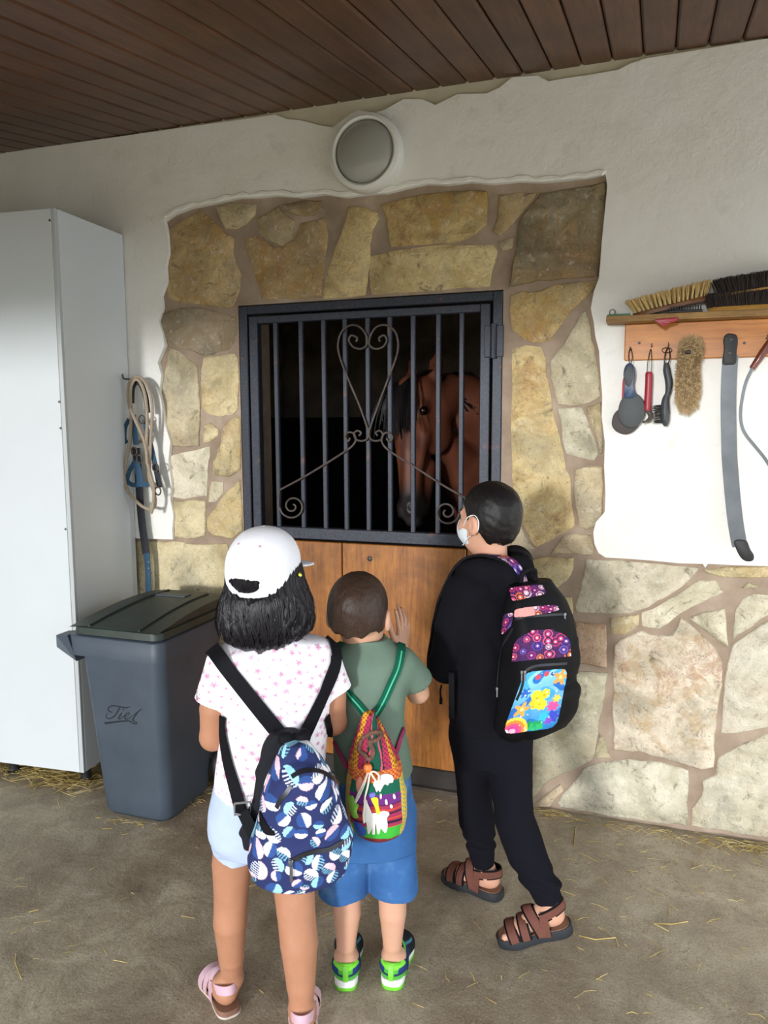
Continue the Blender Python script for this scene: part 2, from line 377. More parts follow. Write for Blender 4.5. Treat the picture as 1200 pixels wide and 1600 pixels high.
def m_floor():
    t = NT('worn_concrete'); v = t.coord(); n1 = t.noise(v, 0.9, 5, 0.6); n2 = t.noise(v, 6, 7, 0.7, 0.6); n3 = t.noise(v, 60, 5, 0.75); st = t.noise(v, 1.7, 6, 0.62, 0.4)
    vo = t.n('TexVoronoi', {'Vector': v, 'Scale': 85.0}); peb = t.n('TexVoronoi', {'Vector': v, 'Scale': 55.0})
    c = t.ramp(n2, [(0.25, srgb('7b6e5a')), (0.5, srgb('b0a38c')), (0.75, srgb('dcd2bb'))]).outputs[0]
    c = t.mix(t.math('MULTIPLY', t.ramp(st, [(0.40, (1, 1, 1)), (0.62, (0, 0, 0))]).outputs[0], 0.55), c, srgb('6b5a46'))
    c = t.mix(t.math('MULTIPLY', t.ramp(n1, [(0.4, (0, 0, 0)), (0.7, (1, 1, 1))]).outputs[0], 0.5), c, srgb('b9b09c'))
    g1 = t.noise(v, 150, 4, 0.8); g2 = t.noise(v, 38, 6, 0.8, 0.3); ms = t.ramp(t.noise(v, 2.6, 4, .6), [(.35, (.15,)*3), (.65, (1, 1, 1))]).outputs[0]
    c = t.mix(t.math('MULTIPLY', t.ramp(g2, [(0.34, (1, 1, 1)), (0.46, (0, 0, 0))]).outputs[0], t.math('MULTIPLY', ms, 0.55)), c, srgb('4b4032'))
    c = t.mix(t.math('MULTIPLY', t.ramp(g1, [(0.36, (1, 1, 1)), (0.50, (0, 0, 0))]).outputs[0], 0.45), c, srgb('554a3b'))
    c = t.mix(t.math('MULTIPLY', t.ramp(g1, [(0.56, (0, 0, 0)), (0.68, (1, 1, 1))]).outputs[0], 0.4), c, srgb('d8cfbb'))
    pk = t.math('MULTIPLY', t.ramp(peb.outputs['Distance'], [(0.10, (1, 1, 1)), (0.26, (0, 0, 0))]).outputs[0], t.ramp(n2, [(0.50, (0, 0, 0)), (0.58, (1, 1, 1))]).outputs[0])
    c = t.mix(t.math('MULTIPLY', pk, t.math('MULTIPLY', ms, 0.6)), c, srgb('4a4137'))
    t.P(Base_Color=c, Roughness=t.ramp(st, [(0.3, (0.6,)*3), (0.7, (0.9,)*3)]).outputs[0], Specular_IOR_Level=0.25)
    t.bump(t.math('ADD', n2.outputs[0], t.math('MULTIPLY', n3.outputs[0], 0.5)), 0.45, 0.012); return t.m
def m_wood(name, a, b, dark, scale=1.0, rough=0.5, axis='Y', coat=0.0, vary=0.25, stain=0.3):
    t = NT(name); oi = t.n('ObjectInfo'); sc = {'X': (0.08, 1, 1), 'Y': (1, 0.08, 1), 'Z': (1, 1, 0.08)}[axis]
    v = t.coord(tuple(x*scale for x in sc)); off = t.n('VectorMath', {0: v, 1: t.n('CombineXYZ', {0: t.math('MULTIPLY', oi.outputs['Random'], 53.0), 1: t.math('MULTIPLY', oi.outputs['Random'], 17.0), 2: t.math('MULTIPLY', oi.outputs['Random'], 29.0)})}, operation='ADD')
    g = t.noise(off, 24, 6, 0.65, 1.2); g2 = t.noise(off, 90, 4, 0.7); bl = t.noise(t.coord(), 3.5*scale, 6, 0.68, 0.5)
    c = t.ramp(g, [(0.3, srgb(b)), (0.7, srgb(a))]).outputs[0]
    c = t.mix(t.math('MULTIPLY', t.ramp(g2, [(0.3, (1, 1, 1)), (0.5, (0, 0, 0))]).outputs[0], 0.5), c, srgb(dark))
    c = t.mix(t.math('MULTIPLY', t.ramp(bl, [(0.38, (1, 1, 1)), (0.58, (0, 0, 0))]).outputs[0], stain), c, srgb(dark))
    hv = t.n('HueSaturation', {'Color': c, 'Value': t.math('ADD', 1.0-vary/2, t.math('MULTIPLY', oi.outputs['Random'], vary))})
    t.P(Base_Color=hv.outputs[0], Roughness=rough, Coat_Weight=coat, Specular_IOR_Level=0.35); t.bump(g2, 0.2, 0.003); return t.m
M = {}
M['plaster'] = m_plaster(); M['mortar'] = m_mortar(); M['stone'] = m_stone(); M['floor'] = m_floor()
M['plank'] = m_wood('varnished_ceiling_boards', '6a4834', '523626', '30201a', 1, 0.42, 'Y', 0.0, 0.3, 0.35)
M['door'] = m_wood('varnished_door_plywood', 'b5762f', '8f5220', '4a2a12', 1, 0.42, 'Z', 0.15, 0.1, 0.55)
M['groove'] = simple('dark_wood_groove', '1c130e', 0.9)
M['iron'] = None
def m_iron():
    t = NT('painted_dark_iron'); v = t.coord(); n = t.noise(v, 14, 6, 0.7); f = t.noise(v, 120, 3); geo = t.n('NewGeometry')
    c = t.ramp(f, [(0.3, srgb('1e2128')), (0.7, srgb('343844'))]).outputs[0]
    c = t.mix(t.ramp(n, [(0.60, (0, 0, 0)), (0.72, (0.75,)*3)]).outputs[0], c, srgb('6d4636'))
    t.P(Base_Color=c, Roughness=0.5, Metallic=0.25); t.bump(f, 0.25, 0.002); return t.m
M['iron'] = m_iron()
M['scroll'] = simple('rusty_scroll_iron', '564c47', 0.6, 0.4, 0.35, 40)
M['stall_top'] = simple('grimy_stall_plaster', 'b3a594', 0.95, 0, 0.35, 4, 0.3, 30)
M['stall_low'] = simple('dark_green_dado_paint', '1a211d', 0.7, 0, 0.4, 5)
M['white_panel'] = simple('white_laminate', 'cbd0d2', 0.38, 0, 0.02, 3)
M['edge'] = simple('grey_edge_band', 'b4b8b8', 0.45, 0, 0.02, 3)
M['black_plastic'] = simple('black_plastic', '1c1d20', 0.5, 0, 0.1, 40)
M['bin'] = simple('blue_grey_plastic', '3f4954', 0.5, 0, 0.16, 5, 0.12, 90)
M['lid'] = simple('dusty_dark_green_plastic', '2c3630', 0.5, 0, 0.3, 8, 0.1, 120)
M['screw'] = simple('dull_screw', '55504a', 0.5, 0.7)
M['straw'] = None

# ---- floor of the porch and the stall, and the yard beyond the roof
floor = MB().box((-4.6, -4.4, -0.12), (2.4, 4.0, 0.0)).build('floor', M['floor'], smooth=False); tag(floor, kind='structure')
ground = MB().box((-30, -40, -0.16), (30, -4.4, -0.02)).build('ground', simple('grass_and_dirt_yard', '8c8468', 0.95, 0, 0.25, 3), smooth=False); tag(ground, kind='structure')

# ---- wall with the stall doorway (the mortar ground carries the stones, the plaster is a skin)
DX0, DX1, DZ = -1.711, -0.561, 2.053
b = MB(); b.box((-4.6, 0, 0), (DX0, 0.28, 2.95)); b.box((DX1, 0, 0), (2.4, 0.28, 2.95)); b.box((DX0, 0, DZ), (DX1, 0.28, 2.95))
wall = b.build('wall_front', M['mortar'], smooth=False); tag(wall, kind='structure')
PF = -0.024     # face of the plaster skin
def W(px, py, y=PF): p = at(px, py, y); return (p[0], p[2])
rough_l = [(270, 843), (269, 828), (271, 805), (266, 780), (268, 755), (263, 720), (266, 690), (258, 664), (255, 640), (249, 612), (252, 585), (246, 566), (257, 540), (254, 520), (248, 502), (253, 480), (251, 462), (260, 440), (258, 415), (263, 395), (261, 365), (256, 345)]
rough_t = [(270, 335), (296, 325), (320, 320), (345, 315), (372, 309), (400, 308), (430, 305), (470, 308), (505, 303), (540, 308), (575, 303), (605, 301), (632, 294), (665, 287), (700, 288), (735, 284), (770, 287), (810, 283), (850, 284), (890, 280), (925, 276), (946, 272)]
rough_r = [(949, 290), (946, 320), (943, 350), (940, 380), (938, 410), (936, 434), (928, 455), (923, 482), (928, 505), (930, 525), (936, 548), (938, 580), (941, 620), (940, 650), (945, 690), (944, 730), (946, 770), (945, 800), (938, 808), (931, 816), (927, 832), (929, 850), (935, 864), (946, 871), (980, 873), (1020, 876), (1060, 880), (1098, 881), (1102, 887), (1106, 881), (1150, 883), (1210, 885)]
zl = W(270, 843)[1]
top = [(2.4, 2.82)]
out = [(-4.6, 2.83)] + [(-4.6, zl), (-2.6, zl+0.004), (-2.3, zl-0.004)] + [W(*p) for p in rough_l+rough_t+rough_r] + [(1.2, W(1210, 885)[1]-0.006), (2.4, W(1210, 885)[1])] + [(2.4, 2.83)]
rag = [(1010, 91), (985, 99), (966, 109), (920, 117), (885, 122), (857, 127), (840, 118), (800, 121), (780, 137), (760, 146), (715, 147), (680, 164), (660, 155), (630, 155), (600, 172), (585, 176), (560, 172), (548, 178), (520, 199), (500, 196), (470, 188), (448, 186), (430, 179)]
out += [W(*p) for p in rag]
pl = poly_slab(out, PF, 0.002, 'plaster_skin', M['plaster'], wall)
b = MB(); b.box((-2.2, -0.010, 2.55), (0.3, 0.004, 2.83)); tag(b.build('plaster_undercoat', simple('cream_undercoat', 'c6bda6', .9, 0, .1, 8, .3, 60), wall, smooth=False), 'older cream plaster laid bare under the ceiling')
# lip of torn plaster along the top of the stone panel
b = MB(); lip = [(256, 345)]+rough_t
for i, (px, py) in enumerate(spline([W(p[0], p[1]-4, PF) for p in lip], 3)): pass
pts = [(p[0], PF+0.002, p[1]+0.004*math.sin(i*2.1)) for i, p in enumerate(spline([W(p[0], p[1]-5, PF) for p in lip], 3))]
b.tube(pts, [0.006+0.006*abs(math.sin(i*0.9)*math.sin(i*0.37)) for i in range(len(pts))], 6); b.build('plaster_lip', M['plaster'], wall)

# ---- stones
def S3(p): return [(220+x/2.6667, 260+y/2.6667) for x, y in p]
def S4(p): return [(560+x/2.6667, 260+y/2.6667) for x, y in p]
def S6(p): return [(800+x/3, 820+y/3) for x, y in p]
def S7(p): return [(x/3.3333, 560+y/3.3333) for x, y in p]
YEL, GRY, CRM, DRK, PNK, WHT, GRN = 'e3c17c', 'cfc8b8', 'f0dfb4', '96866c', 'dcb9a2', 'f7f3e6', 'cfcbb2'
stones = [
 (S3([(118,262),(185,215),(255,185),(300,225),(345,270),(390,300),(385,360),(400,410),(420,450),(415,510),(395,560),(380,588),(300,582),(225,572),(150,565),(110,540),(118,440),(112,350)]), 'cfb27a', .9),
 (S3([(312,168),(390,155),(480,160),(478,200),(440,240),(395,262),(350,258),(330,215)]), 'd6c6a0', .3),
 (S3([(486,215),(575,165),(600,195),(640,230),(632,300),(590,335),(530,310),(490,270)]), 'b5a17a', .3),
 (S3([(432,300),(480,290),(560,340),(640,312),(668,235),(770,215),(780,290),(765,420),(752,545),(600,550),(505,553),(485,480),(460,400),(440,350)]), 'b9985c', 1.),
 (S3([(590,160),(680,140),(755,145),(760,180),(720,205),(645,203),(605,188)]), 'ab9672', .3),
 (S3([(865,168),(930,172),(985,195),(992,215),(965,270),(955,330),(958,400),(945,480),(935,536),(850,545),(758,550),(765,470),(800,370),(835,280),(855,220)]), 'e6cf94', .6),
 (S4([(95,160),(200,130),(330,110),(480,100),(535,105),(540,150),(535,240),(490,280),(420,315),(300,325),(200,330),(135,335),(125,270),(115,220)]), 'd9bd78', .9),
 (S4([(50,375),(150,350),(300,330),(480,327),(565,327),(580,355),(570,400),(555,440),(548,500),(400,508),(200,525),(55,535),(45,450)]), 'ecd79c', .5),
 (S4([(590,120),(680,108),(745,110),(700,170),(650,230),(590,290),(560,275),(580,210)]), 'c9b488', .4),
 (S4([(585,320),(650,292),(640,340),(600,352)]), 'c5b79a', 0.),
 (S4([(760,112),(870,95),(1030,62),(1032,200),(1018,340),(998,460),(850,468),(760,475),(690,490),(630,505),(640,420),(660,320),(670,230),(710,175)]), '94835f', .5),
 (S4([(635,540),(680,520),(750,520),(830,490),(940,480),(1000,474),(975,520),(930,560),(870,620),(830,680),(790,730),(740,735),(690,720),(640,680),(630,600)]), 'd9bb78', .9),
 (S4([(945,605),(960,640),(970,720),(985,760),(1000,860),(1010,958),(960,988),(900,998),(830,993),(800,880),(800,810),(850,750),(890,680),(925,610)]), 'd5cdb4', .1),
 (S4([(830,1010),(930,1005),(952,1050),(980,1130),(1000,1200),(980,1225),(930,1215),(865,1195),(850,1140),(845,1060)]), 'd9d6c6', 0.),
 (S4([(948,1003),(1012,980),(1016,1060),(1018,1195),(1006,1198),(985,1110),(960,1045)]), 'c8b893', .2),
 (S4([(640,760),(700,745),(760,752),(780,800),(785,870),(800,940),(815,1040),(840,1130),(860,1230),(885,1330),(890,1420),(900,1500),(870,1520),(800,1560),(740,1588),(720,1560),(680,1480),(650,1430),(640,1300),(635,1100),(640,900)]), 'e9d39a', .75),
 (S4([(903,1260),(960,1247),(1018,1250),(1022,1350),(1018,1450),(985,1500),(950,1515),(920,1500),(902,1400),(897,1330)]), 'd6c6a4', .3),
 (S4([(636,1490),(672,1490),(700,1550),(735,1595),(690,1600),(640,1600)]), 'c9b9a0', .2),
 (S6([(180,135),(240,55),(290,42),(370,48),(385,100),(378,143),(300,138),(220,136)]), 'd3c2a6', .2),
 (S3([(80,660),(95,612),(160,592),(225,585),(320,604),(398,628),(400,700),(370,760),(300,785),(255,788),(215,768),(160,753),(110,725)]), 'a5937a', .2),
 (S3([(120,757),(160,772),(200,802),(235,832),(238,900),(243,960),(246,1060),(243,1165),(190,1170),(130,1163),(110,1100),(84,960),(88,900),(102,840)]), 'd9cfb4', .25),
 (S3([(260,797),(330,787),(390,777),(404,800),(408,900),(406,1010),(383,1033),(330,1043),(272,1028),(254,1000),(252,930),(250,850)]), 'e8d8ae', .45),
 (S3([(265,1077),(290,1067),(323,1095),(323,1120),(290,1148),(260,1153)]), 'efe0b8', .1),
 (S3([(347,1082),(395,1038),(413,1052),(416,1150),(416,1260),(370,1293),(300,1283),(302,1230),(332,1160),(337,1110)]), 'e2cfa0', .6),
 (S3([(122,1207),(200,1188),(285,1167),(288,1200),(278,1290),(273,1373),(180,1386),(122,1376),(118,1290)]), 'f2ede0', 0.),
 (S3([(295,1312),(343,1317),(343,1360),(310,1398),(282,1398),(287,1350)]), 'eee6d2', 0.),
 (S3([(137,1393),(200,1391),(272,1393),(268,1460),(269,1538),(200,1553),(142,1543),(133,1470)]), 'efe2bc', .15),
 (S3([(362,1350),(413,1304),(421,1400),(424,1518),(380,1552),(300,1537),(278,1518),(278,1460),(312,1420)]), 'ead7a6', .5),
 (S7([(640,955),(790,957),(900,952),(1000,967),(1185,967),(1198,1100),(1192,1238),(1000,1243),(850,1243),(700,1240),(645,1235)]), 'eadfba', .3),
 ([(285,938),(345,940),(362,1000),(368,1090),(350,1160),(310,1180),(268,1165),(262,1050)], 'cfc3a2', .2),
 ([(150,940),(275,938),(252,1050),(258,1160),(190,1170),(150,1160)], 'd5c9a8', .2),
 ([(270,1176),(312,1188),(352,1170),(375,1180),(372,1205),(330,1200),(272,1195)], 'bfb398', .2),
 (S6([(130,152),(180,147),(288,152),(288,200),(258,260),(210,298),(170,328),(120,300),(100,260),(70,200),(90,165)]), 'e3d4a8', .5),
 (S6([(348,160),(500,167),(700,184),(876,203),(858,230),(798,288),(718,341),(638,386),(550,414),(420,414),(303,409),(298,380),(322,280),(342,200)]), 'dcd6c8', .15),
 (S6([(900,207),(1050,196),(1200,194),(1300,192),(1300,250),(1200,246),(1100,250),(1000,246),(925,230)]), 'e3d2a4', .5),
 (S6([(608,412),(700,373),(800,313),(880,258),(958,261),(978,300),(996,318),(930,341),(850,381),(788,416),(728,466),(690,490),(642,484),(607,476)]), 'efebda', .05),
 (S6([(1077,298),(1110,268),(1160,293),(1120,298)]), 'e6dcbc', 0.),
 (S6([(833,437),(900,408),(996,389),(1006,450),(1016,574),(950,530),(892,486)]), 'ebe7d6', .05),
 (S6([(1048,402),(1082,349),(1130,324),(1200,330),(1290,350),(1290,390),(1200,424),(1130,474),(1060,516),(1034,540)]), 'dedacb', .1),
 (S6([(1034,562),(1100,514),(1200,450),(1290,410),(1290,940),(1200,948),(1100,969),(1020,980),(979,975),(989,850),(1003,700),(1023,600)]), 'e6e3da', .15),
 (S6([(481,562),(540,524),(605,494),(690,518),(750,513),(790,434),(840,464),(898,523),(957,582),(986,640),(986,750),(966,850),(951,980),(946,1136),(890,1146),(820,1126),(700,1091),(600,1061),(478,1056),(471,900),(473,720)]), 'f1e6da', .7),
 (S6([(463,438),(530,428),(597,419),(598,468),(530,511),(465,512)]), 'e2cfa2', .4),
 (S6([(298,453),(380,463),(442,468),(445,560),(445,670),(370,655),(293,641)]), PNK, .4),
 (S6([(180,345),(280,338),(287,390),(282,450),(286,480),(289,600),(250,638),(180,625),(120,560),(120,420)]), 'e0cf9c', .5),
 (S6([(80,690),(260,692),(360,688),(450,692),(437,800),(412,900),(398,1000),(382,1100),(330,1126),(240,1166),(172,1200),(90,1290),(-20,1250),(-60,1000),(-40,800)]), 'c2bfac', .2),
 (S6([(412,975),(440,1012),(462,1092),(400,1095),(392,1060)]), 'c9c2a4', .1),
 (S6([(338,1142),(420,1113),(550,1099),(700,1114),(827,1153),(827,1250),(821,1408),(700,1398),(500,1372),(350,1342),(225,1322),(214,1300),(263,1240),(303,1190)]), 'e4e2d6', .05),
 (S6([(60,1318),(100,1312),(210,1228),(228,1214),(247,1240),(198,1298),(178,1322),(100,1326),(62,1326)]), 'd8c3ac', .1),
 (S6([(1290,960),(1290,1470),(1200,1462),(1100,1449),(950,1427),(839,1409),(844,1330),(889,1270),(894,1200),(954,1170),(964,1093),(1050,1043),(1150,1003),(1200,982)]), 'e2dfd3', .2),
]
def stone(px, tone, rust):
    P = [np.array(W(x, y, -0.004)) for x, y in px]; Q = []
    for i in range(len(P)):
        a, c = P[i], P[(i+1) % len(P)]; L = np.linalg.norm(c-a); n = max(1, min(3, int(L/0.028)))
        for k in range(n):
            q = a+(c-a)*k/n
            if k: q = q+RNG.normal(0, 0.0022, 2)
            Q.append(q)
    Q = np.array(Q); ctr = Q.mean(0); n = len(Q)
    # inward inset
    e = np.roll(Q, -1, 0)-np.roll(Q, 1, 0); nr = np.stack([-e[:, 1], e[:, 0]], 1); nr /= np.linalg.norm(nr, axis=1, keepdims=True)+1e-9
    area = 0.5*np.sum(Q[:, 0]*np.roll(Q[:, 1], -1)-Q[:, 1]*np.roll(Q[:, 0], -1)); nr *= (1 if area > 0 else -1)
    d = 0.006+random.random()*0.006; tilt = RNG.normal(0, 0.010, 2)
    yf = lambda q, dd: -(dd+float(np.clip((q-ctr)@tilt, -0.003, 0.003)))
    V = [(q[0], 0.004, q[1]) for q in Q]+[(q[0], yf(q, d*0.45)+random.uniform(-.001, .001), q[1]) for q in Q]
    I = Q+nr*(0.0045+RNG.random((n, 1))*0.003); V += [(q[0], yf(q, d)+random.uniform(-.0008, .0008), q[1]) for q in I]
    F = [(i, (i+1) % n, n+(i+1) % n, n+i) for i in range(n)]+[(n+i, n+(i+1) % n, 2*n+(i+1) % n, 2*n+i) for i in range(n)]
    tri = tessellate_polygon([[Vector((q[0], q[1], 0)) for q in I]]); F += [tuple(2*n+i for i in t) for t in tri]
    o = MB().add(V, F).build('stone', M['stone'], wall, smooth=True, angle=50); o.color = (*srgb(tone), rust); return o
for s in stones: stone(*s)
_g = random.Random(4)
def fill(x0, x1, z0, z1, nx, nz):      # the same stonework going on along the wall
    P = {(i, j): (x0+(x1-x0)*i/nx+(_g.uniform(-.07, .07) if 0 < i < nx else 0), z0+(z1-z0)*j/nz+(_g.uniform(-.06, .06) if 0 < j < nz else 0)) for i in range(nx+1) for j in range(nz+1)}
    for i in range(nx):
        for j in range(nz):
            q = [P[i, j], P[i+1, j], P[i+1, j+1], P[i, j+1]]; c_ = np.mean(q, 0); q = [tuple(c_+(np.array(p)-c_)*(1-.014/max(.03, np.linalg.norm(np.array(p)-c_)))) for p in q]
            yield q
_W = W
W = lambda x, z, y=0: (x, z)
for q in list(fill(.47, 2.38, .015, .955, 6, 3))+list(fill(-4.3, -2.30, .015, .96, 6, 3)): stone(q, _g.choice(['e2dfd3', 'dcd6c8', 'd2c8a8', 'e6e3da']), .2)
W = _W

# ---- sloping board ceiling
KC, ZC = 0.1613, 2.815; ang = math.atan(KC); LP = 3.95; PW = 0.1045
ceil = MB().box((-4.6, -LP, 0.016), (2.4, 0.30, 0.10)).build('ceiling', M['groove'], smooth=False); tag(ceil, kind='structure')
ceil.location = (0, 0, ZC); ceil.rotation_euler = (ang, 0, 0)
b = MB(); w = PW/2-0.0022; h0, h1 = 0.0, 0.018; c = 0.007
prof = [(-w, h1), (-w, h0+c), (-w+c, h0), (w-c, h0), (w, h0+c), (w, h1)]
b.rings([[(x, y, z) for x, z in prof] for y in (-LP, 0.0)]); pm = b.build('plank', M['plank'], ceil, smooth=False)
x0 = at(957, 95, 0)[0]+PW/2
pm.location = (x0+PW*14, 0, 0)
for i in range(-33, 14):
    o = pm.copy(); COL.objects.link(o); o.parent = ceil; o.location = (x0+PW*i, 0, random.uniform(0, 0.0018))

tag(MB().box((-3.45, -3.9, 0), (-3.3, 0.0, 2.9)).build('wall_left', M['plaster'], smooth=False), kind='structure')
# ---- the stall behind the doorway: dark box of its own
tag(MB().box((-3.3, 3.6, 0), (1.6, 3.75, 2.7)).build('wall_back', M['stall_top'], smooth=False), kind='structure')
tag(MB().box((-3.45, 0.28, 0), (-3.3, 3.75, 2.7)).build('wall_left', M['stall_top'], smooth=False), kind='structure')
tag(MB().box((1.6, 0.28, 0), (1.75, 3.75, 2.7)).build('wall_right', M['stall_top'], smooth=False), kind='structure')
tag(MB().box((-3.45, 0.28, 2.7), (1.75, 3.75, 2.8)).build('ceiling', M['stall_top'], smooth=False), kind='structure')
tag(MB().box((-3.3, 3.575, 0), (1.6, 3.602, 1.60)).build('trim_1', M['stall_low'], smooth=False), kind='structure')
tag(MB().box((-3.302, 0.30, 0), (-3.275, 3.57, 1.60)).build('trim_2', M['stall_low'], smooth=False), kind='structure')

# ---- iron grille over the doorway
gy0, gy1 = -0.002, 0.045
g = MB(); t1 = 0.040
zb, zt = 1.045, 2.050
g.box((DX0+.002, gy0, zb), (DX0+t1, gy1, zt), .003); g.box((DX1-t1, gy0, zb), (DX1-.002, gy1, zt), .003)
g.box((DX0+t1, gy0, zt-t1*.9), (DX1-t1, gy1, zt), .003)
win = g.build('window_1', M['iron'], smooth=False); tag(win, kind='structure')
gf = MB(); a0, a1 = DX0+t1+.006, DX1-t1-.010; f = 0.040
gf.box((a0, gy0+.006, zb+.005), (a0+f, gy1, zt-t1-.004), .003); gf.box((a1-f, gy0+.006, zb+.005), (a1, gy1, zt-t1-.004), .003)
gf.box((a0+f, gy0+.006, zt-t1-.004-f*.8), (a1-f, gy1, zt-t1-.004), .003); gf.box((a0+f, gy0+.006, zb+.005), (a1-f, gy1, zb+.055), .003)
gf.build('grille_frame', M['iron'], win, smooth=False)
bars_px = [402, 434, 473, 508, 541, 576, 610, 646, 685, 721]
for i, px in enumerate(bars_px[1:]):
    x = at(px, 655, 0.02)[0]; bb = MB(); bw = 0.0095
    bb.box((x-bw, 0.008, zb+.05), (x+bw, 0.030, zt-t1-.03), .003); bb.build('bar', M['iron'], win, smooth=False)
bb = MB(); x = at(775, 530, 0)[0]; bb.tube([(x-.008, -0.012, 1.795), (x-.008, -0.012, 1.925)], 0.013, 10); bb.box((x-.045, -0.008, 1.80), (x+.03, 0.0, 1.92), .002); bb.build('hinge', M['iron'], win)
def scroll(pxs, r=0.0043, y=-0.006, closed=False):
    P = [at(a, c, y) for a, c in pxs]; P = spline(P, 6); s = MB(); s.tube(P, r, 8); return s.build('scroll', M['scroll'], win)
def spiral(cx, cy, r0, turns, start, sgn, r1=3.0, n=26):
    return [(cx+(r0+(r1-r0)*k/n)*math.cos(start+sgn*turns*2*PI*k/n), cy+(r0+(r1-r0)*k/n)*math.sin(start+sgn*turns*2*PI*k/n)) for k in range(n+1)]
scroll([(575, 672), (562, 635), (543, 590), (531, 558), (528, 537), (534, 518), (548, 508), (562, 511), (572, 524), (573, 538), (564, 545), (552, 542), (545, 532), (549, 524), (558, 528), (556, 534)])
scroll([(577, 672), (590, 635), (607, 590), (619, 558), (622, 537), (617, 518), (603, 508), (588, 511), (579, 524), (577, 538), (586, 545), (598, 542), (604, 532), (600, 524), (592, 528), (594, 534)])
scroll([(436, 766), (470, 748), (510, 724), (538, 706), (550, 697), (556, 687), (552, 677), (543, 676), (539, 683), (544, 689), (547, 684)])
scroll([(556, 687), (564, 689), (572, 687), (576, 680), (577, 668)]); scroll([(556, 687), (553, 678), (558, 673), (564, 676), (561, 681)])
scroll([(727, 778), (690, 757), (650, 731), (618, 711), (602, 699), (596, 687), (601, 677), (609, 677), (613, 684), (608, 690), (604, 685)])
scroll([(596, 687), (588, 689), (580, 687), (576, 680)]); scroll([(596, 687), (598, 678), (593, 673), (587, 676), (590, 681)])
scroll([(436, 766), (435, 790)]+spiral(457, 791, 20, 1.65, PI*0.95, -1))
scroll([(727, 778), (722, 800)]+spiral(698, 800, 20, 1.65, 0.1, 1))

# ---- lower half door of the stall
dz0, dz1 = 0.075, 1.040
d = MB().box((DX0+.02, 0.030, dz0), (DX1-.02, 0.055, dz1)).build('door_1', M['groove'], smooth=False); tag(d, kind='structure')
cuts = [DX0+.005, at(535, 900, .012)[0], at(729, 900, .012)[0], DX1-.005]
for i in range(3):
    MB().box((cuts[i]+.0025, 0.008, dz0), (cuts[i+1]-.0025, 0.032, dz1), .003).build('panel', M['door'], d, smooth=False)
MB().box((DX0+.005, -0.004, 0.012), (DX1-.005, 0.03, 0.092), .004).build('bottom_rail', simple('grimy_black_board', '2b241f', .8, 0, .3, 12), d, smooth=False)
for px, py in ((578, 873), (723, 880), (578, 1180)):
    x, _, z = at(px, py, 0.008); s = MB(); s.lathe([(0.011, 0), (0.011, .003), (0.006, .006), (0.001, .007)], 14, Matrix.Translation((x, 0.0085, z))@Matrix.Rotation(PI/2, 4, 'X')); s.build('bolt', M['screw'], d)
sill = MB().box((DX0, -0.02, 0.0), (DX1, 0.28, 0.012), .004).build('trim_3', simple('worn_threshold', '4a4038', .9, 0, .3, 14), smooth=False); tag(sill, kind='structure')
# ================================================================ cabinet
cx1, cy0, ch, cb = -2.285, -0.485, 2.388, 0.078
cab = thing('cabinet', 'tall white laminate cabinet on black feet, standing behind the wheelie bin', 'cabinet', (-2.66, -0.22, 0))
cl = lambda p: (p[0]+2.66, p[1]+0.22, p[2])
x0c = -3.085
def cbox(name, lo, hi, m, bev=.0015, lab=None): o = MB().box(cl(lo), cl(hi), bev).build(name, m, cab, smooth=False); return tag(o, lab) if lab else o
cbox('side_panel', (cx1-.018, cy0+.019, cb), (cx1, -0.028, ch), M['white_panel']); cbox('side_panel', (x0c, cy0+.019, cb), (x0c+.018, -0.028, ch), M['white_panel'])
cbox('top_panel', (x0c+.018, cy0+.019, ch-.018), (cx1-.018, -0.028, ch), M['white_panel']); cbox('bottom_panel', (x0c+.018, cy0+.019, cb), (cx1-.018, -0.028, cb+.018), M['white_panel'])
cbox('back_panel', (x0c+.018, -0.034, cb+.018), (cx1-.018, -0.028, ch-.018), M['white_panel'])
door = cbox('door', (x0c+.002, cy0, cb+.001), (cx1-.020, cy0+.018, ch-.001), M['white_panel'])
cbox('edge_strip', (cx1-.019, cy0+.001, cb), (cx1-.0005, cy0+.019, ch), M['edge'], lab='grey edge strip down the front corner')
for px, py in ((72, 345), (84, 628), (82, 669), (87, 826)):
    p = at(px, py, cy0)
    if px < 74 or True:
        p[0] = min(p[0], cx1-.024)
        MB().lathe([(0.005, 0), (0.005, .0012), (0.002, .0016)], 10, Matrix.Translation(cl((p[0], cy0, p[2])))@Matrix.Rotation(PI/2, 4, 'X')).build('screw', M['screw'], door)
ca = math.radians(4.5); pv = np.array([cx1+.014, -.012]); rel = np.array([-2.646, -.22])-pv; cab.rotation_euler = (0, 0, ca); cab.location = (pv[0]+math.cos(ca)*rel[0]-math.sin(ca)*rel[1], pv[1]+math.sin(ca)*rel[0]+math.cos(ca)*rel[1], 0)
for x in (x0c+.07, -2.70, cx1-.045):
    for y in (cy0+.075, -0.09):
        f = MB(); f.lathe([(0.030, 0), (0.030, .012), (0.023, .018), (0.021, .055), (0.024, .06), (0.028, cb-.001)], 20, Matrix.Translation(cl((x, y, 0)))); f.build('foot', M['black_plastic'], cab)

# ================================================================ wheelie bin
bin_ = thing('wheelie_bin', 'blue-grey wheelie bin with a dark green lid and black script lettering', 'bin', (-1.885, -0.525, 0))
def rrect(cx, cy, a, b_, r, z, n=5):
    P = []
    for sx, sy, q in ((1, 1, 0), (-1, 1, 1), (-1, -1, 2), (1, -1, 3)):
        for k in range(n+1):
            t = (q+k/n)*PI/2; P.append((cx+sx*(a-r)+r*math.cos(t), cy+sy*(b_-r)+r*math.sin(t), z))
    return P
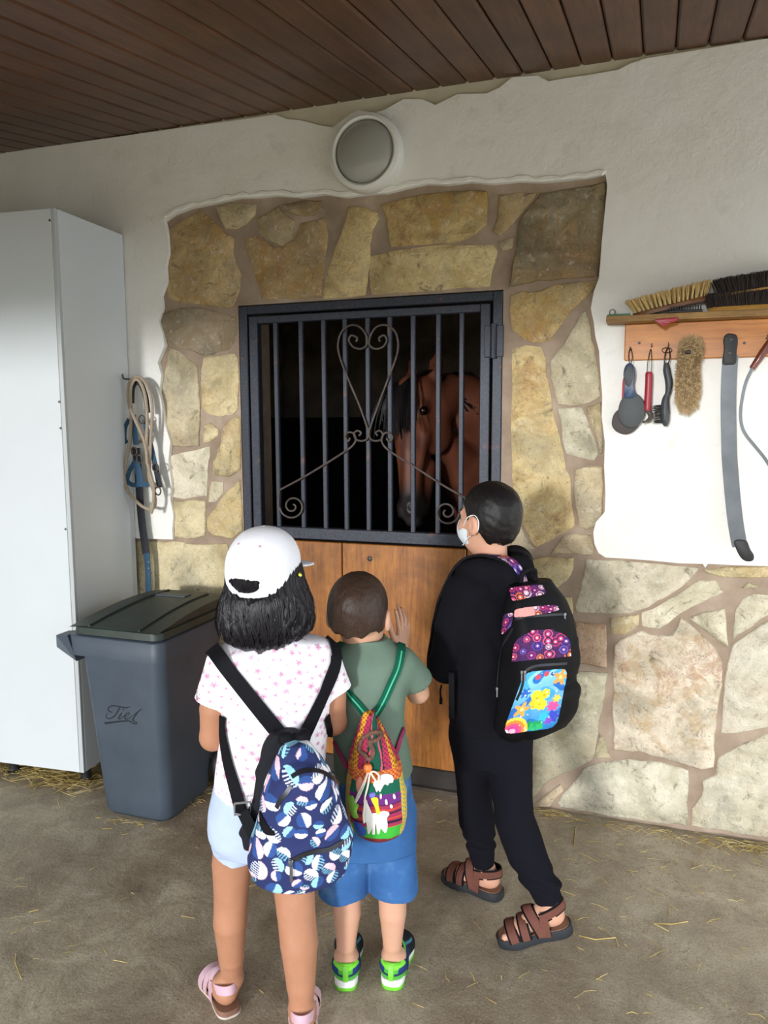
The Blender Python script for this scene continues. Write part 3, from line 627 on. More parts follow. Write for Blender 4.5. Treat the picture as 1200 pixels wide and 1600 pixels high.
# local: x right, y to the wall; front is -y
zr = 0.750
def sec(z):   # body cross-section at height z
    t = z/zr; xc = 0.0; a = 0.154+0.036*t; yf = -0.085-0.060*t; yb = 0.235+0.095*t
    return xc, (yf+yb)/2, a, (yb-yf)/2
B = MB(); R = []
for z in (0.002, 0.02, 0.10, 0.2, 0.3, 0.4, 0.5, 0.6, 0.69, zr-.075):
    xc, yc, a, h = sec(z); s = 0.012 if z < .01 else 0; R.append(rrect(xc, yc, a-s, h-s, 0.05, z))
B.rings(R); body = B.build('bin_body', M['bin'], bin_, angle=60)
xc, yc, a, h = sec(zr)
B = MB(); B.rings([rrect(xc, yc, a+.004, h+.004, .05, zr-.085), rrect(xc, yc, a+.020, h+.022, .045, zr-.078), rrect(xc, yc, a+.024, h+.026, .045, zr-.004), rrect(xc, yc, a+.020, h+.022, .04, zr)]); B.build('rim', M['bin'], bin_, angle=50)
for sx in (-1,):
    B = MB(); B.rings([[(sx*(a+.02), yc-h-.02, zr-.004), (sx*(a+.075), yc-h-.018, zr-.008), (sx*(a+.075), yc-h-.018, zr-.055), (sx*(a+.0), yc-h-.0, zr-.11)], [(sx*(a+.02), yc-h+.06, zr-.004), (sx*(a+.075), yc-h+.05, zr-.008), (sx*(a+.075), yc-h+.05, zr-.055), (sx*(a), yc-h+.06, zr-.11)]]); B.build('lifting_lug', M['bin'], bin_, smooth=False)
# lid: skirt and domed top
lid = MB(); lid.rings([rrect(xc, yc, a+.004, h+.004, .04, zr), rrect(xc, yc, a+.010, h+.012, .04, zr+.004), rrect(xc, yc, a+.006, h+.010, .04, zr+.030), rrect(xc, yc, a-.004, h-.002, .035, zr+.034)])
lo = lid.build('lid', M['lid'], bin_, angle=45)
dome = MB(); ny, nx = 12, 8; V = []
y0_, y1_ = yc-h-.022, yc+h+.005
for j in range(ny+1):
    for i in range(nx+1):
        s = i/nx*2-1; t = j/ny; z = zr+.044+.038*math.sin(min(t*1.02, 1)*PI*0.62)-.012*abs(s)**3
        V.append((xc+s*(a+.006-0.01*t), y0_+(y1_-y0_)*t, z))
F = [(j*(nx+1)+i, j*(nx+1)+i+1, (j+1)*(nx+1)+i+1, (j+1)*(nx+1)+i) for j in range(ny) for i in range(nx)]
nV = len(V); V2 = [(x, y+(0.004 if k < nx+1 else 0), zr+.040 if True else z) for k, (x, y, z) in enumerate(V)]
V += [(x*0.985, y*0.985+.004, zr+.034) for x, y, z in V]
F += [tuple(i+nV for i in f[::-1]) for f in F]
edge = [i for i in range(nx+1)]+[(j+1)*(nx+1)-1 for j in range(1, ny+1)]+[ny*(nx+1)+i for i in range(nx-1, -1, -1)]+[j*(nx+1) for j in range(ny-1, 0, -1)]
F += [(edge[k], edge[(k+1) % len(edge)], edge[(k+1) % len(edge)]+nV, edge[k]+nV) for k in range(len(edge))]
dome.add(V, F); dm = dome.build('lid_top', M['lid'], lo, angle=50)
def dz(s, t): return zr+.044+.038*math.sin(min(t*1.02, 1)*PI*0.62)-.012*abs(s)**3
def dp(s, t, o=.001): return (xc+s*(a+.006-0.01*t), y0_+(y1_-y0_)*t, dz(s, t)+o)
B = MB(); B.ribbon([dp(-.52+.1*t/1, t, -.004) for t in np.linspace(0.0, 0.95, 16)], (0, 0, 1), .010, .011); B.ribbon([dp(.62, t, -.004) for t in np.linspace(0.0, .95, 16)], (0, 0, 1), .008, .010); B.build('lid_rib', M['lid'], lo)
B = MB(); B.ribbon([dp(s, .80, -.002) for s in np.linspace(-.45, .35, 8)], (0, 0, 1), .05, .006); B.build('lid_recess', M['bin'], lo)
B = MB(); B.tube([(-.12, y1_+.02, zr+.04), (.12, y1_+.02, zr+.04)], .014, 10); B.build('handle', M['bin'], bin_)
ax = MB(); ax.tube([(-.19, .285, .10), (.19, .285, .10)], .010, 10); ax.build('axle', M['screw'], bin_)
for sx in (-1, 1):
    wl = MB(); wl.lathe([(0.02, -.022), (0.085, -.022), (0.098, -.014), (0.10, 0), (0.098, .014), (0.085, .022), (0.06, .018), (0.03, .024), (0.02, .022)], 28, Matrix.Translation((sx*.182, .30, .10))@Matrix.Rotation(PI/2, 4, 'Y')); wl.build('wheel', M['black_plastic'], bin_)
# lettering on the front, strokes of a brush script
fz0 = lambda z: sec(z)[1]-sec(z)[3]
def onfront(px, py):
    x, y = 80+px/4.2857, 910+py/4.2857; d_ = ray(x, y); o_ = CAM-np.array([-1.885, -0.525, 0]); t_ = 0.0
    lo_, hi_ = 0.0, 4.0/FPX
    for _ in range(50):
        mid = (lo_+hi_)/2; p = o_+d_*mid
        if p[1] < fz0(p[2]): lo_ = mid
        else: hi_ = mid
    p = o_+d_*lo_; return np.array([p[0], p[1]-0.0004, p[2]])
strokes = [([(412, 868), (396, 866), (382, 855), (386, 838), (405, 827), (440, 828), (480, 836), (510, 838), (530, 831)], [4, 6, 8, 9, 8, 7, 8, 8, 3]),
 ([(462, 834), (450, 855), (432, 885), (412, 903), (392, 912), (374, 906), (368, 890), (378, 874)], [8, 11, 11, 9, 7, 6, 5, 4]),
 ([(474, 872), (462, 890), (452, 907), (460, 914), (474, 906), (488, 894)], [7, 11, 10, 8, 5, 4]), ([(480, 850), (487, 853)], [9, 9]),
 ([(494, 900), (512, 892), (524, 880), (516, 872), (502, 882), (493, 900), (500, 914), (520, 911), (542, 896)], [5, 5, 6, 6, 8, 11, 9, 6, 4]),
 ([(542, 896), (572, 872), (596, 853), (604, 848), (588, 860), (566, 888), (548, 918), (556, 932), (572, 936)], [4, 5, 5, 5, 8, 11, 11, 6, 5]),
 ([(572, 936), (574, 946), (556, 946), (538, 936), (520, 927), (480, 929), (430, 934), (360, 943)], [5, 6, 7, 7, 8, 11, 13, 16])]
B = MB()
for pts, ws in strokes:
    n = 5; P = spline(pts, n); wv = np.interp(np.linspace(0, len(ws)-1, len(P)), range(len(ws)), ws)
    Q = [onfront(*p) for p in P]; B.ribbon(Q, (0, -1, -.2), [max(.0012, q/4.2857*0.0021*1.0) for q in wv], .0012)
B.build('lettering', simple('black_stencil_ink', '15171b', .6), bin_, smooth=False)

# ================================================================ lamp
lp = at(578, 245, PF); lamp = thing('bulkhead_lamp', 'round white bulkhead lamp with grey glass on the wall above the doorway', 'lamp', tuple(lp))
RX = Matrix.Rotation(PI/2, 4, 'X')
MB().lathe([(.142, 0), (.147, .02), (.147, .055), (.142, .068), (.128, .074), (.120, .068), (.120, .0)], 48, RX).build('lamp_ring', simple('white_enamel', 'dcdbd4', .4, 0, .03), lamp)
def m_glass():
    t = NT('frosted_lamp_glass'); t.P(Base_Color=srgb('b4b3ab'), Roughness=.22, Transmission_Weight=.25, IOR=1.45, Coat_Weight=.5, Coat_Roughness=.08); return t.m
MB().lathe([(.119, .045)]+[(.119*math.cos(q), .050+.045*math.sin(q)) for q in np.linspace(.1, PI/2-.01, 12)], 48, RX).build('lamp_glass', m_glass(), lamp)
MB().tube([(0.0, -.02, -.05), (0, -.035, 0)], .02, 10).build('bulb', simple('bulb', 'cfcabb', .3), lamp)

# ================================================================ rack board, shelf and the tools on it
Wy = lambda px, py, y=PF: at(px, py, y)
bz0, bz1 = Wy(977, 564)[2], Wy(977, 512)[2]; bx0 = Wy(976, 540)[0]
rack = thing('tool_rack', 'varnished orange board with a narrow shelf, screwed to the white wall', 'rack', (bx0+.4, PF, bz0))
M['rack'] = m_wood('varnished_orange_pine', 'c9853a', 'b06a26', '7a4218', 1, .4, 'X', .2, .1, .2); M['rawpine'] = m_wood('raw_shelf_pine', 'b8935c', '8d6a3e', '54391f', 1, .7, 'X', 0, .1, .4)
MB().box((-.4, -.020, 0), (.75, 0, bz1-bz0+.01), .003).build('back_board', M['rack'], rack, smooth=False)
sz = bz1-bz0+.010; sx0 = Wy(947, 508, PF-.085)[0]-(bx0+.4)
MB().box((sx0, -.095, sz), (.75, 0.0, sz+.022), .002).build('shelf', M['rawpine'], rack, smooth=False)
nail_m = M['screw']
def nail(px, py, name='nail', L=.03):
    p = Wy(px, py, PF-.02)-np.array([bx0+.4, PF, bz0]); B = MB(); B.tube([p+np.array([0, 0.004, 0]), p+np.array([0, -L, 0.004]), p+np.array([0, -L-.004, .012])], .0018, 6); return B.build(name, nail_m, rack)
for p in ((985, 548), (1018, 543), (1044, 542), (1068, 549), (1141, 536), (1197, 530)): nail(*p)
for p in ((999, 536), (1163, 536)):
    q = Wy(*p, PF-.02)-np.array([bx0+.4, PF, bz0]); MB().lathe([(.005, 0), (.005, .0015), (.001, .002)], 10, Matrix.Translation(q)@RX).build('screw', M['scroll'], rack)
TY = PF-.045
def hang(name, label, px, py, y=TY, group=None, cat='brush'):
    p = at(px, py, y); return thing(name, label, cat, tuple(p), 0, group), p
def plate(rel, outline_px, y, th, p0, bev=.15):
    """flat rounded body through an outline given in survey points"""
    P = [at(a, c, y)-p0 for a, c in outline_px]; P = spline(P, 4, True); n = len(P); ctr = sum(P)/n
    R = []
    for s, yy in ((.86, -th/2), (.97, -th*.38), (1.0, 0), (.97, th*.38), (.86, th/2)): R.append([tuple(ctr+(q-ctr)*np.array([s, 1, s])+np.array([0, yy, 0])) for q in P])
    return rel.rings(R)
grey = simple('grey_rubber', '3f4142', .6, 0, .08, 30); dgrey = simple('dark_grey_plastic', '3a3d40', .5, 0, .1, 30); brownp = simple('brown_black_plastic', '3a302c', .6, 0, .1)
redp = simple('red_plastic', '96202f', .4, 0, .06); bluep = simple('navy_blue_plastic', '1f3a5c', .45, 0, .08); blk = simple('black_leather', '191818', .55, 0, .2, 30, .2, 200)
# front paddle
o1, p1 = hang('paddle_brush', 'grey round paddle brush with navy handle, hung in front at left end of the rack', 983, 600)
B = MB(); plate(B, [(966, 640), (970, 626), (979, 616), (992, 614), (1003, 622), (1008, 636), (1006, 652), (997, 665), (984, 669), (972, 663), (966, 652)], TY, .02, p1); B.build('paddle', grey, o1)
B = MB(); plate(B, [(976, 622), (976, 600), (974, 585), (977, 572), (984, 567), (991, 573), (992, 588), (990, 603), (993, 620)], TY-.004, .022, p1); B.build('handle', bluep, o1)
B = MB(); plate(B, [(977, 600), (976, 584), (979, 573), (985, 570), (990, 577), (989, 592), (984, 604)], TY-.012, .014, p1); tag(B.build('grip_inset', grey, o1), 'grey inset in the navy handle')
B = MB(); B.tube(spline([at(985, 572, TY)-p1, at(982, 558, TY)-p1, at(985, 543, TY+.02)-p1, at(988, 558, TY)-p1, at(985, 572, TY)-p1], 5), .0016, 6); B.build('cord', blk, o1)
o2, p2 = hang('paddle_brush', 'brown and red paddle brush hung behind the grey paddle brush', 975, 655, TY+.016)
B = MB(); plate(B, [(956, 658), (960, 646), (970, 638), (985, 636), (998, 645), (1001, 660), (990, 674), (977, 679), (964, 675), (957, 667)], TY+.018, .012, p2); B.build('paddle', brownp, o2)
B = MB(); plate(B, [(973, 640), (972, 610), (974, 590), (981, 584), (986, 592), (988, 612), (988, 640)], TY+.016, .010, p2); tag(B.build('handle', redp, o2), 'red handle')
# hoof pick
o3, p3 = hang('hoof_pick', 'red-handled hoof pick hung between the paddle brushes and the small grey brush', 1016, 600, cat='hoof pick')
B = MB(); B.tube(spline([at(1014, 581, TY)-p3, at(1013.5, 600, TY)-p3, at(1012, 630, TY)-p3, at(1011.5, 642, TY)-p3], 4), [.010]+[.0125]*11+[.0115], 12); B.build('handle', redp, o3)
B = MB(); B.tube(spline([at(1012, 640, TY)-p3, at(1016, 648, TY)-p3, at(1014, 656, TY)-p3, at(1005, 660, TY-.01)-p3], 4), [.009]*5+[.007]*5+[.004]*3, 8); B.build('hook', M['scroll'], o3)
B = MB(); B.tube(spline([at(1011, 583, TY)-p3, at(1012, 566, TY)-p3, at(1017, 545, TY+.02)-p3, at(1018, 566, TY)-p3, at(1017, 583, TY)-p3], 5), .0014, 6); B.build('cord', blk, o3)
# small grey brush seen edge on
o4, p4 = hang('hoof_brush', 'dark grey curved brush with short bristles hung beside the fibre brush', 1043, 600)
B = MB(); C4 = spline([at(*q, TY)-p4 for q in ((1041, 567), (1042, 580), (1045, 597), (1044, 612), (1040, 624), (1039, 640), (1039.5, 655), (1040, 666))], 5); B.tube(C4, list(np.interp(np.linspace(0, 1, len(C4)), [0, .12, .3, .48, .6, .75, .9, 1], [.010, .016, .016, .011, .016, .021, .017, .007])), 12, flat=.8); B.build('handle', dgrey, o4)
B = MB()
for i in range(90):
    q = at(random.uniform(1029, 1036), random.uniform(632, 662), TY+random.uniform(-.018, .018))-p4; d_ = np.array([-.024, 0, random.uniform(-.008, .002)]); B.tube([q+np.array([.012, 0, 0]), q+d_], [.0013, .0007], 3, False)
tag(B.build('bristles', simple('dark_bristle', '2e2b2a', .8), o4), kind='stuff')
B = MB(); B.tube(spline([at(1038, 569, TY)-p4, at(1039, 555, TY)-p4, at(1044, 543, TY+.02)-p4, at(1047, 556, TY)-p4, at(1044, 569, TY)-p4], 5), .0022, 6); B.tube([at(1036+8*math.cos(q)+6, 547+4*math.sin(q), TY+.012)-p4 for q in np.linspace(0, 6.3, 14)], .0012, 5); B.build('cord', blk, o4)
# fibre brush
fib = simple('tan_fibre', 'a58c66', .95, 0, .25, 60); fib2 = simple('pale_fibre', 'c4a66c', .95, 0, .2, 60); dark_b = simple('dark_brown_bristle', '2f2520', .85, 0, .2, 60)
o5, p5 = hang('fibre_brush', 'shaggy tan fibre brush hung flat against the orange board and wall', 1076, 585)
outl = [(1059, 560), (1061, 540), (1068, 530), (1080, 526), (1093, 530), (1099, 541), (1097, 556), (1093, 568), (1094, 590), (1094, 612), (1088, 632), (1076, 643), (1063, 640), (1056, 625), (1055, 600), (1057, 578)]
B = MB(); plate(B, outl, TY+.002, .036, p5); B.build('brush_body', fib, o5)
B = MB(); P = np.array([at(a_, c_, TY)-p5 for a_, c_ in outl]); cc = P.mean(0)
for i in range(2600):
    k = random.randrange(len(P)); q = P[k]+(P[(k+1) % len(P)]-P[k])*random.random(); s = random.random()**.5 if i % 3 else random.uniform(.93, 1.0); q = cc+(q-cc)*s*.98
    edge_ = s > .9; o_ = q+np.array([0, -.015, 0]); d_ = (q-cc)*.12*(s if edge_ else .4)+np.array([random.gauss(0, .004), -.012*(0.2 if edge_ else 1), random.gauss(-.003, .005)])
    B.tube([o_, o_+d_], [.0012, .0004], 3, False)
tag(B.build('fibres', fib, o5), kind='stuff')
MB().box(tuple(at(1075, 551, TY)-p5+np.array([-.009, -.030, -.006])), tuple(at(1075, 551, TY)-p5+np.array([.009, -.014, .006])), .003).build('hang_hole', blk, o5)
# sweat scraper
o6, p6 = hang('sweat_scraper', 'long curved steel sweat scraper with black grips at both ends', 1142, 540, TY, cat='scraper')
steel = simple('worn_blade_steel', '55585b', .5, .6, .25, 6, .1, 60)
mid = [(1141, 555), (1139, 590), (1138, 630), (1138.5, 670), (1139.5, 710), (1142, 745), (1145, 780), (1149, 815), (1154, 845), (1156, 852)]
B = MB(); C6 = spline([at(*q, TY)-p6 for q in mid], 4); B.ribbon(C6, (0, -1, 0), .050, .004); B.build('blade', steel, o6)
B = MB(); plate(B, [(1129, 568), (1131, 545), (1130, 530), (1135, 522), (1143, 521), (1151, 524), (1153, 534), (1151, 548), (1150, 567), (1140, 570)], TY-.004, .016, p6); B.build('grip', blk, o6)
B = MB(); plate(B, [(1147, 846), (1156, 843), (1167, 846), (1172, 858), (1178, 868), (1176, 876), (1166, 877), (1158, 872), (1151, 860)], TY-.004, .016, p6); B.build('grip', blk, o6)
for q in ((1142, 531), (1140, 552)):
    B = MB(); B.lathe([(.0045, 0), (.0045, .002), (.001, .003)], 10, Matrix.Translation(at(*q, TY)-p6+np.array([0, -.012, 0]))@RX); B.build('rivet', M['screw'], o6)
# loop scraper cut by the frame
o7, p7 = hang('loop_scraper', 'thin wire loop scraper with brown wooden handle at the far right of the rack', 1195, 550, TY, cat='scraper')
B = MB(); B.tube([at(*q, TY)-p7 for q in ((1213, 522), (1206, 531), (1192, 551), (1175, 576))], [.009, .013, .013, .010], 10); B.build('handle', m_wood('red_brown_wood', '7d4030', '5c2d22', '35180f', 1, .45, 'Z', .2), o7)
B = MB(); B.ribbon(spline([at(*q, TY)-p7 for q in ((1176, 574), (1166, 595), (1160, 620), (1157, 645), (1159, 665), (1166, 680), (1178, 695), (1192, 712), (1210, 735), (1235, 745), (1255, 720), (1258, 670), (1250, 620), (1235, 580), (1205, 545))], 4), (0, -1, 0), .010, .003); B.build('bow', steel, o7)

# ---- brushes lying on the shelf
SH = bz0+sz+.022; sy = PF-.05
def bristle_brush(name, label, px0, px1, zb, tilt, H, bw, bcol, wcol, zb_h=.022, n=1300, W_=.055, jit=.0018):
    a_ = at(px0[0], px0[1], sy); c_ = at(px1[0], px1[1], sy); L = np.linalg.norm(c_-a_)*1.0; mid_ = (a_+c_)/2
    o = thing(name, label, 'brush', tuple(mid_)); o.rotation_euler = (0, -math.atan2((c_-a_)[2], (c_-a_)[0]), 0)
    B = MB(); R = []
    for t in np.linspace(-1, 1, 13):
        s = math.sqrt(max(0, 1-abs(t)**4))*.9+.1; R.append([(t*L/2, y*s, z) for y, z in ((-W_/2, 0.002), (-W_/2, zb_h*.7), (-W_/2+.006, zb_h), (W_/2-.006, zb_h), (W_/2, zb_h*.7), (W_/2, 0.002))])
    B.rings(R); B.build('brush_back', wcol, o)
    B = MB(); nx = int(L/.014)
    for i in range(nx):
        for j in range(5):
            x = (i+.5)/nx*2-1; y = (j/4*2-1)*W_*.40*math.sqrt(max(0, 1-abs(x)**4)); 
            for k in range(n//(nx*5)):
                q = np.array([x*L/2*.97+random.gauss(0, jit), y+random.gauss(0, .002), zb_h-.002]); h_ = H*random.uniform(.88, 1.05)
                B.tube([q, q+np.array([x*bw+random.gauss(0, .004), y*.25+random.gauss(0, .003), h_])], [.0013, .0009], 3, False)
    tag(B.build('bristles', bcol, o), kind='stuff'); return o
wood_d = m_wood('brush_wood_dark', '7d5433', '5e3c22', '33200f', 1, .5, 'X', .1); wood_y = m_wood('brush_wood_yellow', 'c89a4c', 'a97c34', '6d4a1c', 1, .5, 'X', .1)
bristle_brush('dandy_brush', 'pale bristled brush with brown wooden back, lying tilted on the shelf', (990, 499), (1108, 470), 0, 0, .050, .02, fib2, wood_d, .020, 1500)
bristle_brush('dandy_brush', 'dark bristled brush with yellow back lying flat on the shelf at right', (1106, 493), (1235, 486), 0, 0, .048, .012, dark_b, wood_y, .026, 2000, .055, .005)
bristle_brush('dandy_brush', 'dark bristled brush with yellow back, stacked on top of another dark brush', (1122, 466), (1240, 448), 0, 0, .052, .014, dark_b, wood_y, .012, 2000, .055, .005)
# small things on the shelf
oc, pc = hang('curry_comb', 'black toothed comb lying on the shelf under the pale bristled brush', 1070, 497, sy-.02, cat='comb')
B = MB(); B.box((-.055, -.018, -.008), (.055, .018, .002), .003)
for i in range(13): B.box((-.05+i*.0082, -.016, .002), (-.047+i*.0082, .016, .016))
B.build('comb_body', blk, oc, smooth=False)
og, pg = hang('red_hoof_scraper', 'small red plastic scraper lying over the front edge of the shelf', 1040, 500, PF-.095, cat='scraper')
B = MB(); plate(B, [(1022, 501), (1030, 498), (1045, 497), (1060, 496), (1056, 502), (1044, 506), (1038, 511), (1032, 508)], PF-.096, .008, pg); tag(og, None); B.build('scraper_body', redp, og)
oh, ph = hang('green_hook', 'small green hook lying at the left end of the shelf', 962, 502, sy, cat='hook')
B = MB(); q = np.array([0, 0, 0]); B.box((-.03, -.012, -.006), (.05, .012, .004), .003); B.build('hook_body', simple('green_plastic', '2f6b3a', .5), oh, smooth=False)
B = MB(); B.tube([(-.012+.010*math.cos(t), 0, .012+.010*math.sin(t)) for t in np.linspace(-1, 4.2, 12)], .0018, 6); B.build('wire_eye', M['screw'], oh)
for o_, zmin in ((oc, .008), (oh, .006)): o_.location.z = SH+zmin

# ================================================================ rope, halter and strap on the hook beside the cabinet
hk = at(212, 592, PF); hook = thing('wall_hook', 'small steel hook on the white wall beside the cabinet', 'hook', tuple(hk))
MB().tube(spline([(0, 0.003, 0), (0, -.05, -.004), (0, -.085, -.002), (0, -.092, .016)], 5), .004, 8).build('hook_rod', nail_m, hook); MB().box((-.008, -.002, -.015), (.008, .003, .015), .002).build('hook_plate', M['white_panel'], hook, smooth=False)
HY = PF-.06
ropem = simple('tan_cotton_rope', 'a1917d', .9, 0, .15, 120, .5, 350, stretch=(1, 1, 1))
ro = thing('lead_rope', 'tan lead rope hanging in long loops from the wall hook', 'rope', tuple(hk+np.array([0, -.06, 0])))
def pth(pts, y, o): 
    base = np.array(o.location)
    return spline([at(p[0], p[1], y+(p[2] if len(p) > 2 else 0))-base for p in pts], 5)
B = MB(); B.tube(pth([(203, 640), (200, 615), (203, 597), (211, 589, .004), (222, 592), (232, 608), (238, 635), (236, 680), (234, 720), (233, 745), (240, 768), (243, 785), (238, 795), (224, 792), (210, 780), (199, 765), (194, 742), (198, 715), (203, 690), (205, 650), (204, 610), (210, 594, -.01), (218, 596, -.01), (226, 615, -.01), (230, 650, -.01), (229, 700, -.01), (233, 735, -.012), (240, 760, -.012), (239, 790, -.012), (236, 802, -.012)], HY-.012, ro), .0072, 8); B.tube(pth([(203, 638), (213, 660), (222, 680), (228, 700), (230, 725)], HY-.028, ro), .0072, 8); B.build('rope_loops', ropem, ro)
blue = simple('blue_webbing', '1d4560', .7, 0, .15, 80, .3, 400); navy = simple('black_webbing', '23252b', .75, 0, .15, 80, .3, 400); teal = simple('teal_piping', '2f7f96', .6)
ha = thing('halter', 'blue and black webbing halter with metal rings hanging on the hook under the rope', 'halter', tuple(hk+np.array([0, -.05, 0])))
def strap(name, pts, y, o, w, m, t=.003, lab=None):
    B = MB(); B.ribbon(pth(pts, y, o), (0.25, -1, 0), w, t); q = B.build(name, m, o, smooth=False); return tag(q, lab) if lab else q
strap('strap', [(206, 630), (207, 608), (212, 598), (220, 600), (228, 620), (231, 645)], HY, ha, .024, navy)
strap('strap', [(208, 648), (210, 670), (213, 695)], HY, ha, .026, blue); strap('strap', [(226, 655), (232, 680), (238, 705), (243, 728)], HY+.004, ha, .022, blue)
strap('strap', [(202, 655), (196, 668), (195, 685), (199, 692)], HY+.01, ha, .018, blue)
strap('strap', [(212, 720), (203, 735), (199, 750), (206, 757), (217, 758)], HY-.004, ha, .020, blue); strap('strap', [(212, 720), (216, 735), (219, 748), (218, 760)], HY-.006, ha, .032, blue); strap('strap', [(219, 757), (228, 757), (238, 755)], HY-.002, ha, .022, blue); strap('strap', [(243, 728), (247, 748), (250, 762)], HY+.002, ha, .024, navy)
def ring(c, r, y, name='ring', m=None):
    B = MB(); p = at(*c, y)-np.array(ha.location); B.tube([p+np.array([r*math.cos(t), -.006, r*1.2*math.sin(t)]) for t in np.linspace(0, 2*PI, 18)], .0035, 7); B.build(name, m or M['scroll'], ha)
for c_ in ((223, 655), (211, 705), (219, 717), (244, 730)): ring(c_, .015, HY-.006)
ring((248, 767), .015, HY-.006, 'buckle')
B = MB(); B.tube(pth([(216, 690), (222, 688), (223, 678)], HY-.006, ha), .007, 8); B.build('snap', M['scroll'], ha)
st = thing('girth_strap', 'black strap with a punched blue end hanging below the halter', 'strap', tuple(hk+np.array([0, -.03, 0])))
strap('padded_strap', [(213, 700, .0), (217, 745), (219, 780), (222, 815), (226, 845), (229, 866)], HY+.022, st, .034, navy, .006)
strap('billet', [(229, 864), (231, 885), (232, 910), (232, 934)], HY+.02, st, .026, blue, .004, 'blue punched billet')
strap('piping', [(226.5, 866), (228, 885), (229, 910), (229, 934)], HY+.019, st, .005, teal, .005)
brass = simple('brass', 'b99b52', .35, .8)
for k in range(6):
    B = MB(); p = at(232, 878+k*10, HY+.018)-np.array(st.location); B.lathe([(.0028, 0), (.0028, .001), (.0008, .0014)], 8, Matrix.Translation(p)@RX); B.build('eyelet', brass, st)

# ================================================================ straw
def straw_stuff(name, label, spots):
    B = MB()
    for (px, py, n, sx, sy_, lm, up) in spots:
        c_ = atz(px, py)
        for i in range(n):
            q = c_+np.array([random.gauss(0, sx), random.gauss(0, sy_), 0]); L = random.uniform(.25, 1)*lm; t = random.uniform(0, PI); h = abs(random.gauss(0, up))
            if q[1] > -.012: q[1] = -.012-abs(random.gauss(0, .022))
            if q[1] > -.03-L/2: t = random.gauss(0, .25)
            d_ = np.array([math.cos(t), math.sin(t), random.gauss(0, .25 if up > .006 else .02)])*L/2; p0 = q-d_; p2 = q+d_
            base = .0022+h; mid_ = q+np.array([random.gauss(0, .004), random.gauss(0, .004), base+.002]); p0[2] = max(.0018, p0[2]+base); p2[2] = max(.0018, p2[2]+base)
            for z_ in (p0, p2): z_[1] = min(z_[1], -.008)
            r_ = random.uniform(.0005, .0013); B.tube([p0, mid_, p2], [r_, r_, r_*.6], 4, False)
    o = B.build(name, M['straw'], None, smooth=False); return tag(o, label, 'straw', kind='stuff')
def m_straw():
    t = NT('dry_straw'); n = t.noise(t.coord(), 9, 3); t.P(Base_Color=t.ramp(n, [(.3, srgb('7d6a36')), (.5, srgb('b59c58')), (.7, srgb('d8c68c'))]).outputs[0], Roughness=.7); return t.m
M['straw'] = m_straw()
straw_stuff('straw', 'dry straw heaped under the white cabinet', [(30, 1200, 260, .14, .05, .13, .012), (90, 1212, 260, .12, .06, .13, .012), (125, 1218, 160, .07, .06, .12, .010)])
straw_stuff('straw', 'dry straw gathered round the foot of the wheelie bin', [(305, 1225, 260, .05, .07, .10, .014), (280, 1255, 70, .04, .04, .07, .005), (220, 1288, 26, .06, .010, .05, .001), (175, 1285, 14, .04, .012, .05, .001)])
straw_stuff('straw', 'line of straw along the foot of the stone wall', [(850, 1272, 55, .06, .018, .06, .003), (930, 1288, 34, .09, .015, .05, .002), (1050, 1306, 36, .10, .016, .06, .002), (1165, 1324, 80, .08, .028, .08, .004), (1100, 1316, 24, .12, .02, .05, .002)])
scat = [(random.uniform(0, 1200), random.uniform(1310, 1590), 1, .05, .05, .05, .0) for _ in range(110)]+[(random.uniform(850, 1150), random.uniform(1310, 1480), 1, .05, .05, .07, .0) for _ in range(50)]+[(random.uniform(640, 720), random.uniform(1240, 1300), 1, .05, .03, .05, .0) for _ in range(8)]
straw_stuff('straw', 'loose straws scattered over the concrete floor', scat)
# lone bits of the larger straws the picture shows
B = MB()
for pts in ([(25, 1490), (24, 1505), (30, 1520), (34, 1530)], [(905, 1462), (930, 1468), (962, 1465), (966, 1478)], [(1022, 1443), (1050, 1444), (1075, 1440)], [(900, 1292), (898, 1310), (897, 1322)], [(62, 1229), (80, 1225)], [(160, 1295), (175, 1294)], [(45, 1425), (60, 1421)], [(1022, 1443), (1045, 1455)]):
    B.tube([atz(a_, c_, .0025) for a_, c_ in pts], .0016, 5)
tag(B.build('straw', M['straw'], None, smooth=False), 'few long pale straws lying singly on the open floor', 'straw', kind='stuff')
# ================================================================ people
def skin(name, base, red): 
    t = NT(name); n = t.noise(t.coord(), 22, 5); c = t.ramp(n, [(.35, srgb(base)), (.7, srgb(red))])
    t.P(Base_Color=c.outputs[0], Roughness=.5, Subsurface_Weight=.12, Subsurface_Radius=(.012, .005, .003), Subsurface_Scale=.3, Specular_IOR_Level=.35); t.bump(t.noise(t.coord(), 350, 2), .08, .001); return t.m
def m_hair(name, a, b, rough=.38, sc=(90, 90, 6), bmp=.5):
    t = NT(name); v = t.coord(sc); n = t.noise(v, 2.2, 4, .6, .3); t.P(Base_Color=t.ramp(n, [(.35, srgb(a)), (.7, srgb(b))]).outputs[0], Roughness=rough, Specular_IOR_Level=.28); t.bump(n, bmp, .004); return t.m
M['skin_girl'] = skin('tan_skin', 'ab795c', 'b48064'); M['skin_small'] = skin('fair_skin', 'c99c80', 'cf9d84'); M['skin_big'] = skin('light_skin', 'c99a80', 'd09b82')
M['hair_black'] = m_hair('black_hair', '0b090d', '18141b'); M['hair_brown'] = m_hair('short_brown_hair', '2f221b', '463429', .45, (150, 150, 60), .22); M['hair_dark'] = m_hair('short_black_hair', '100d0e', '1e1818', .45, (150, 150, 60), .25)
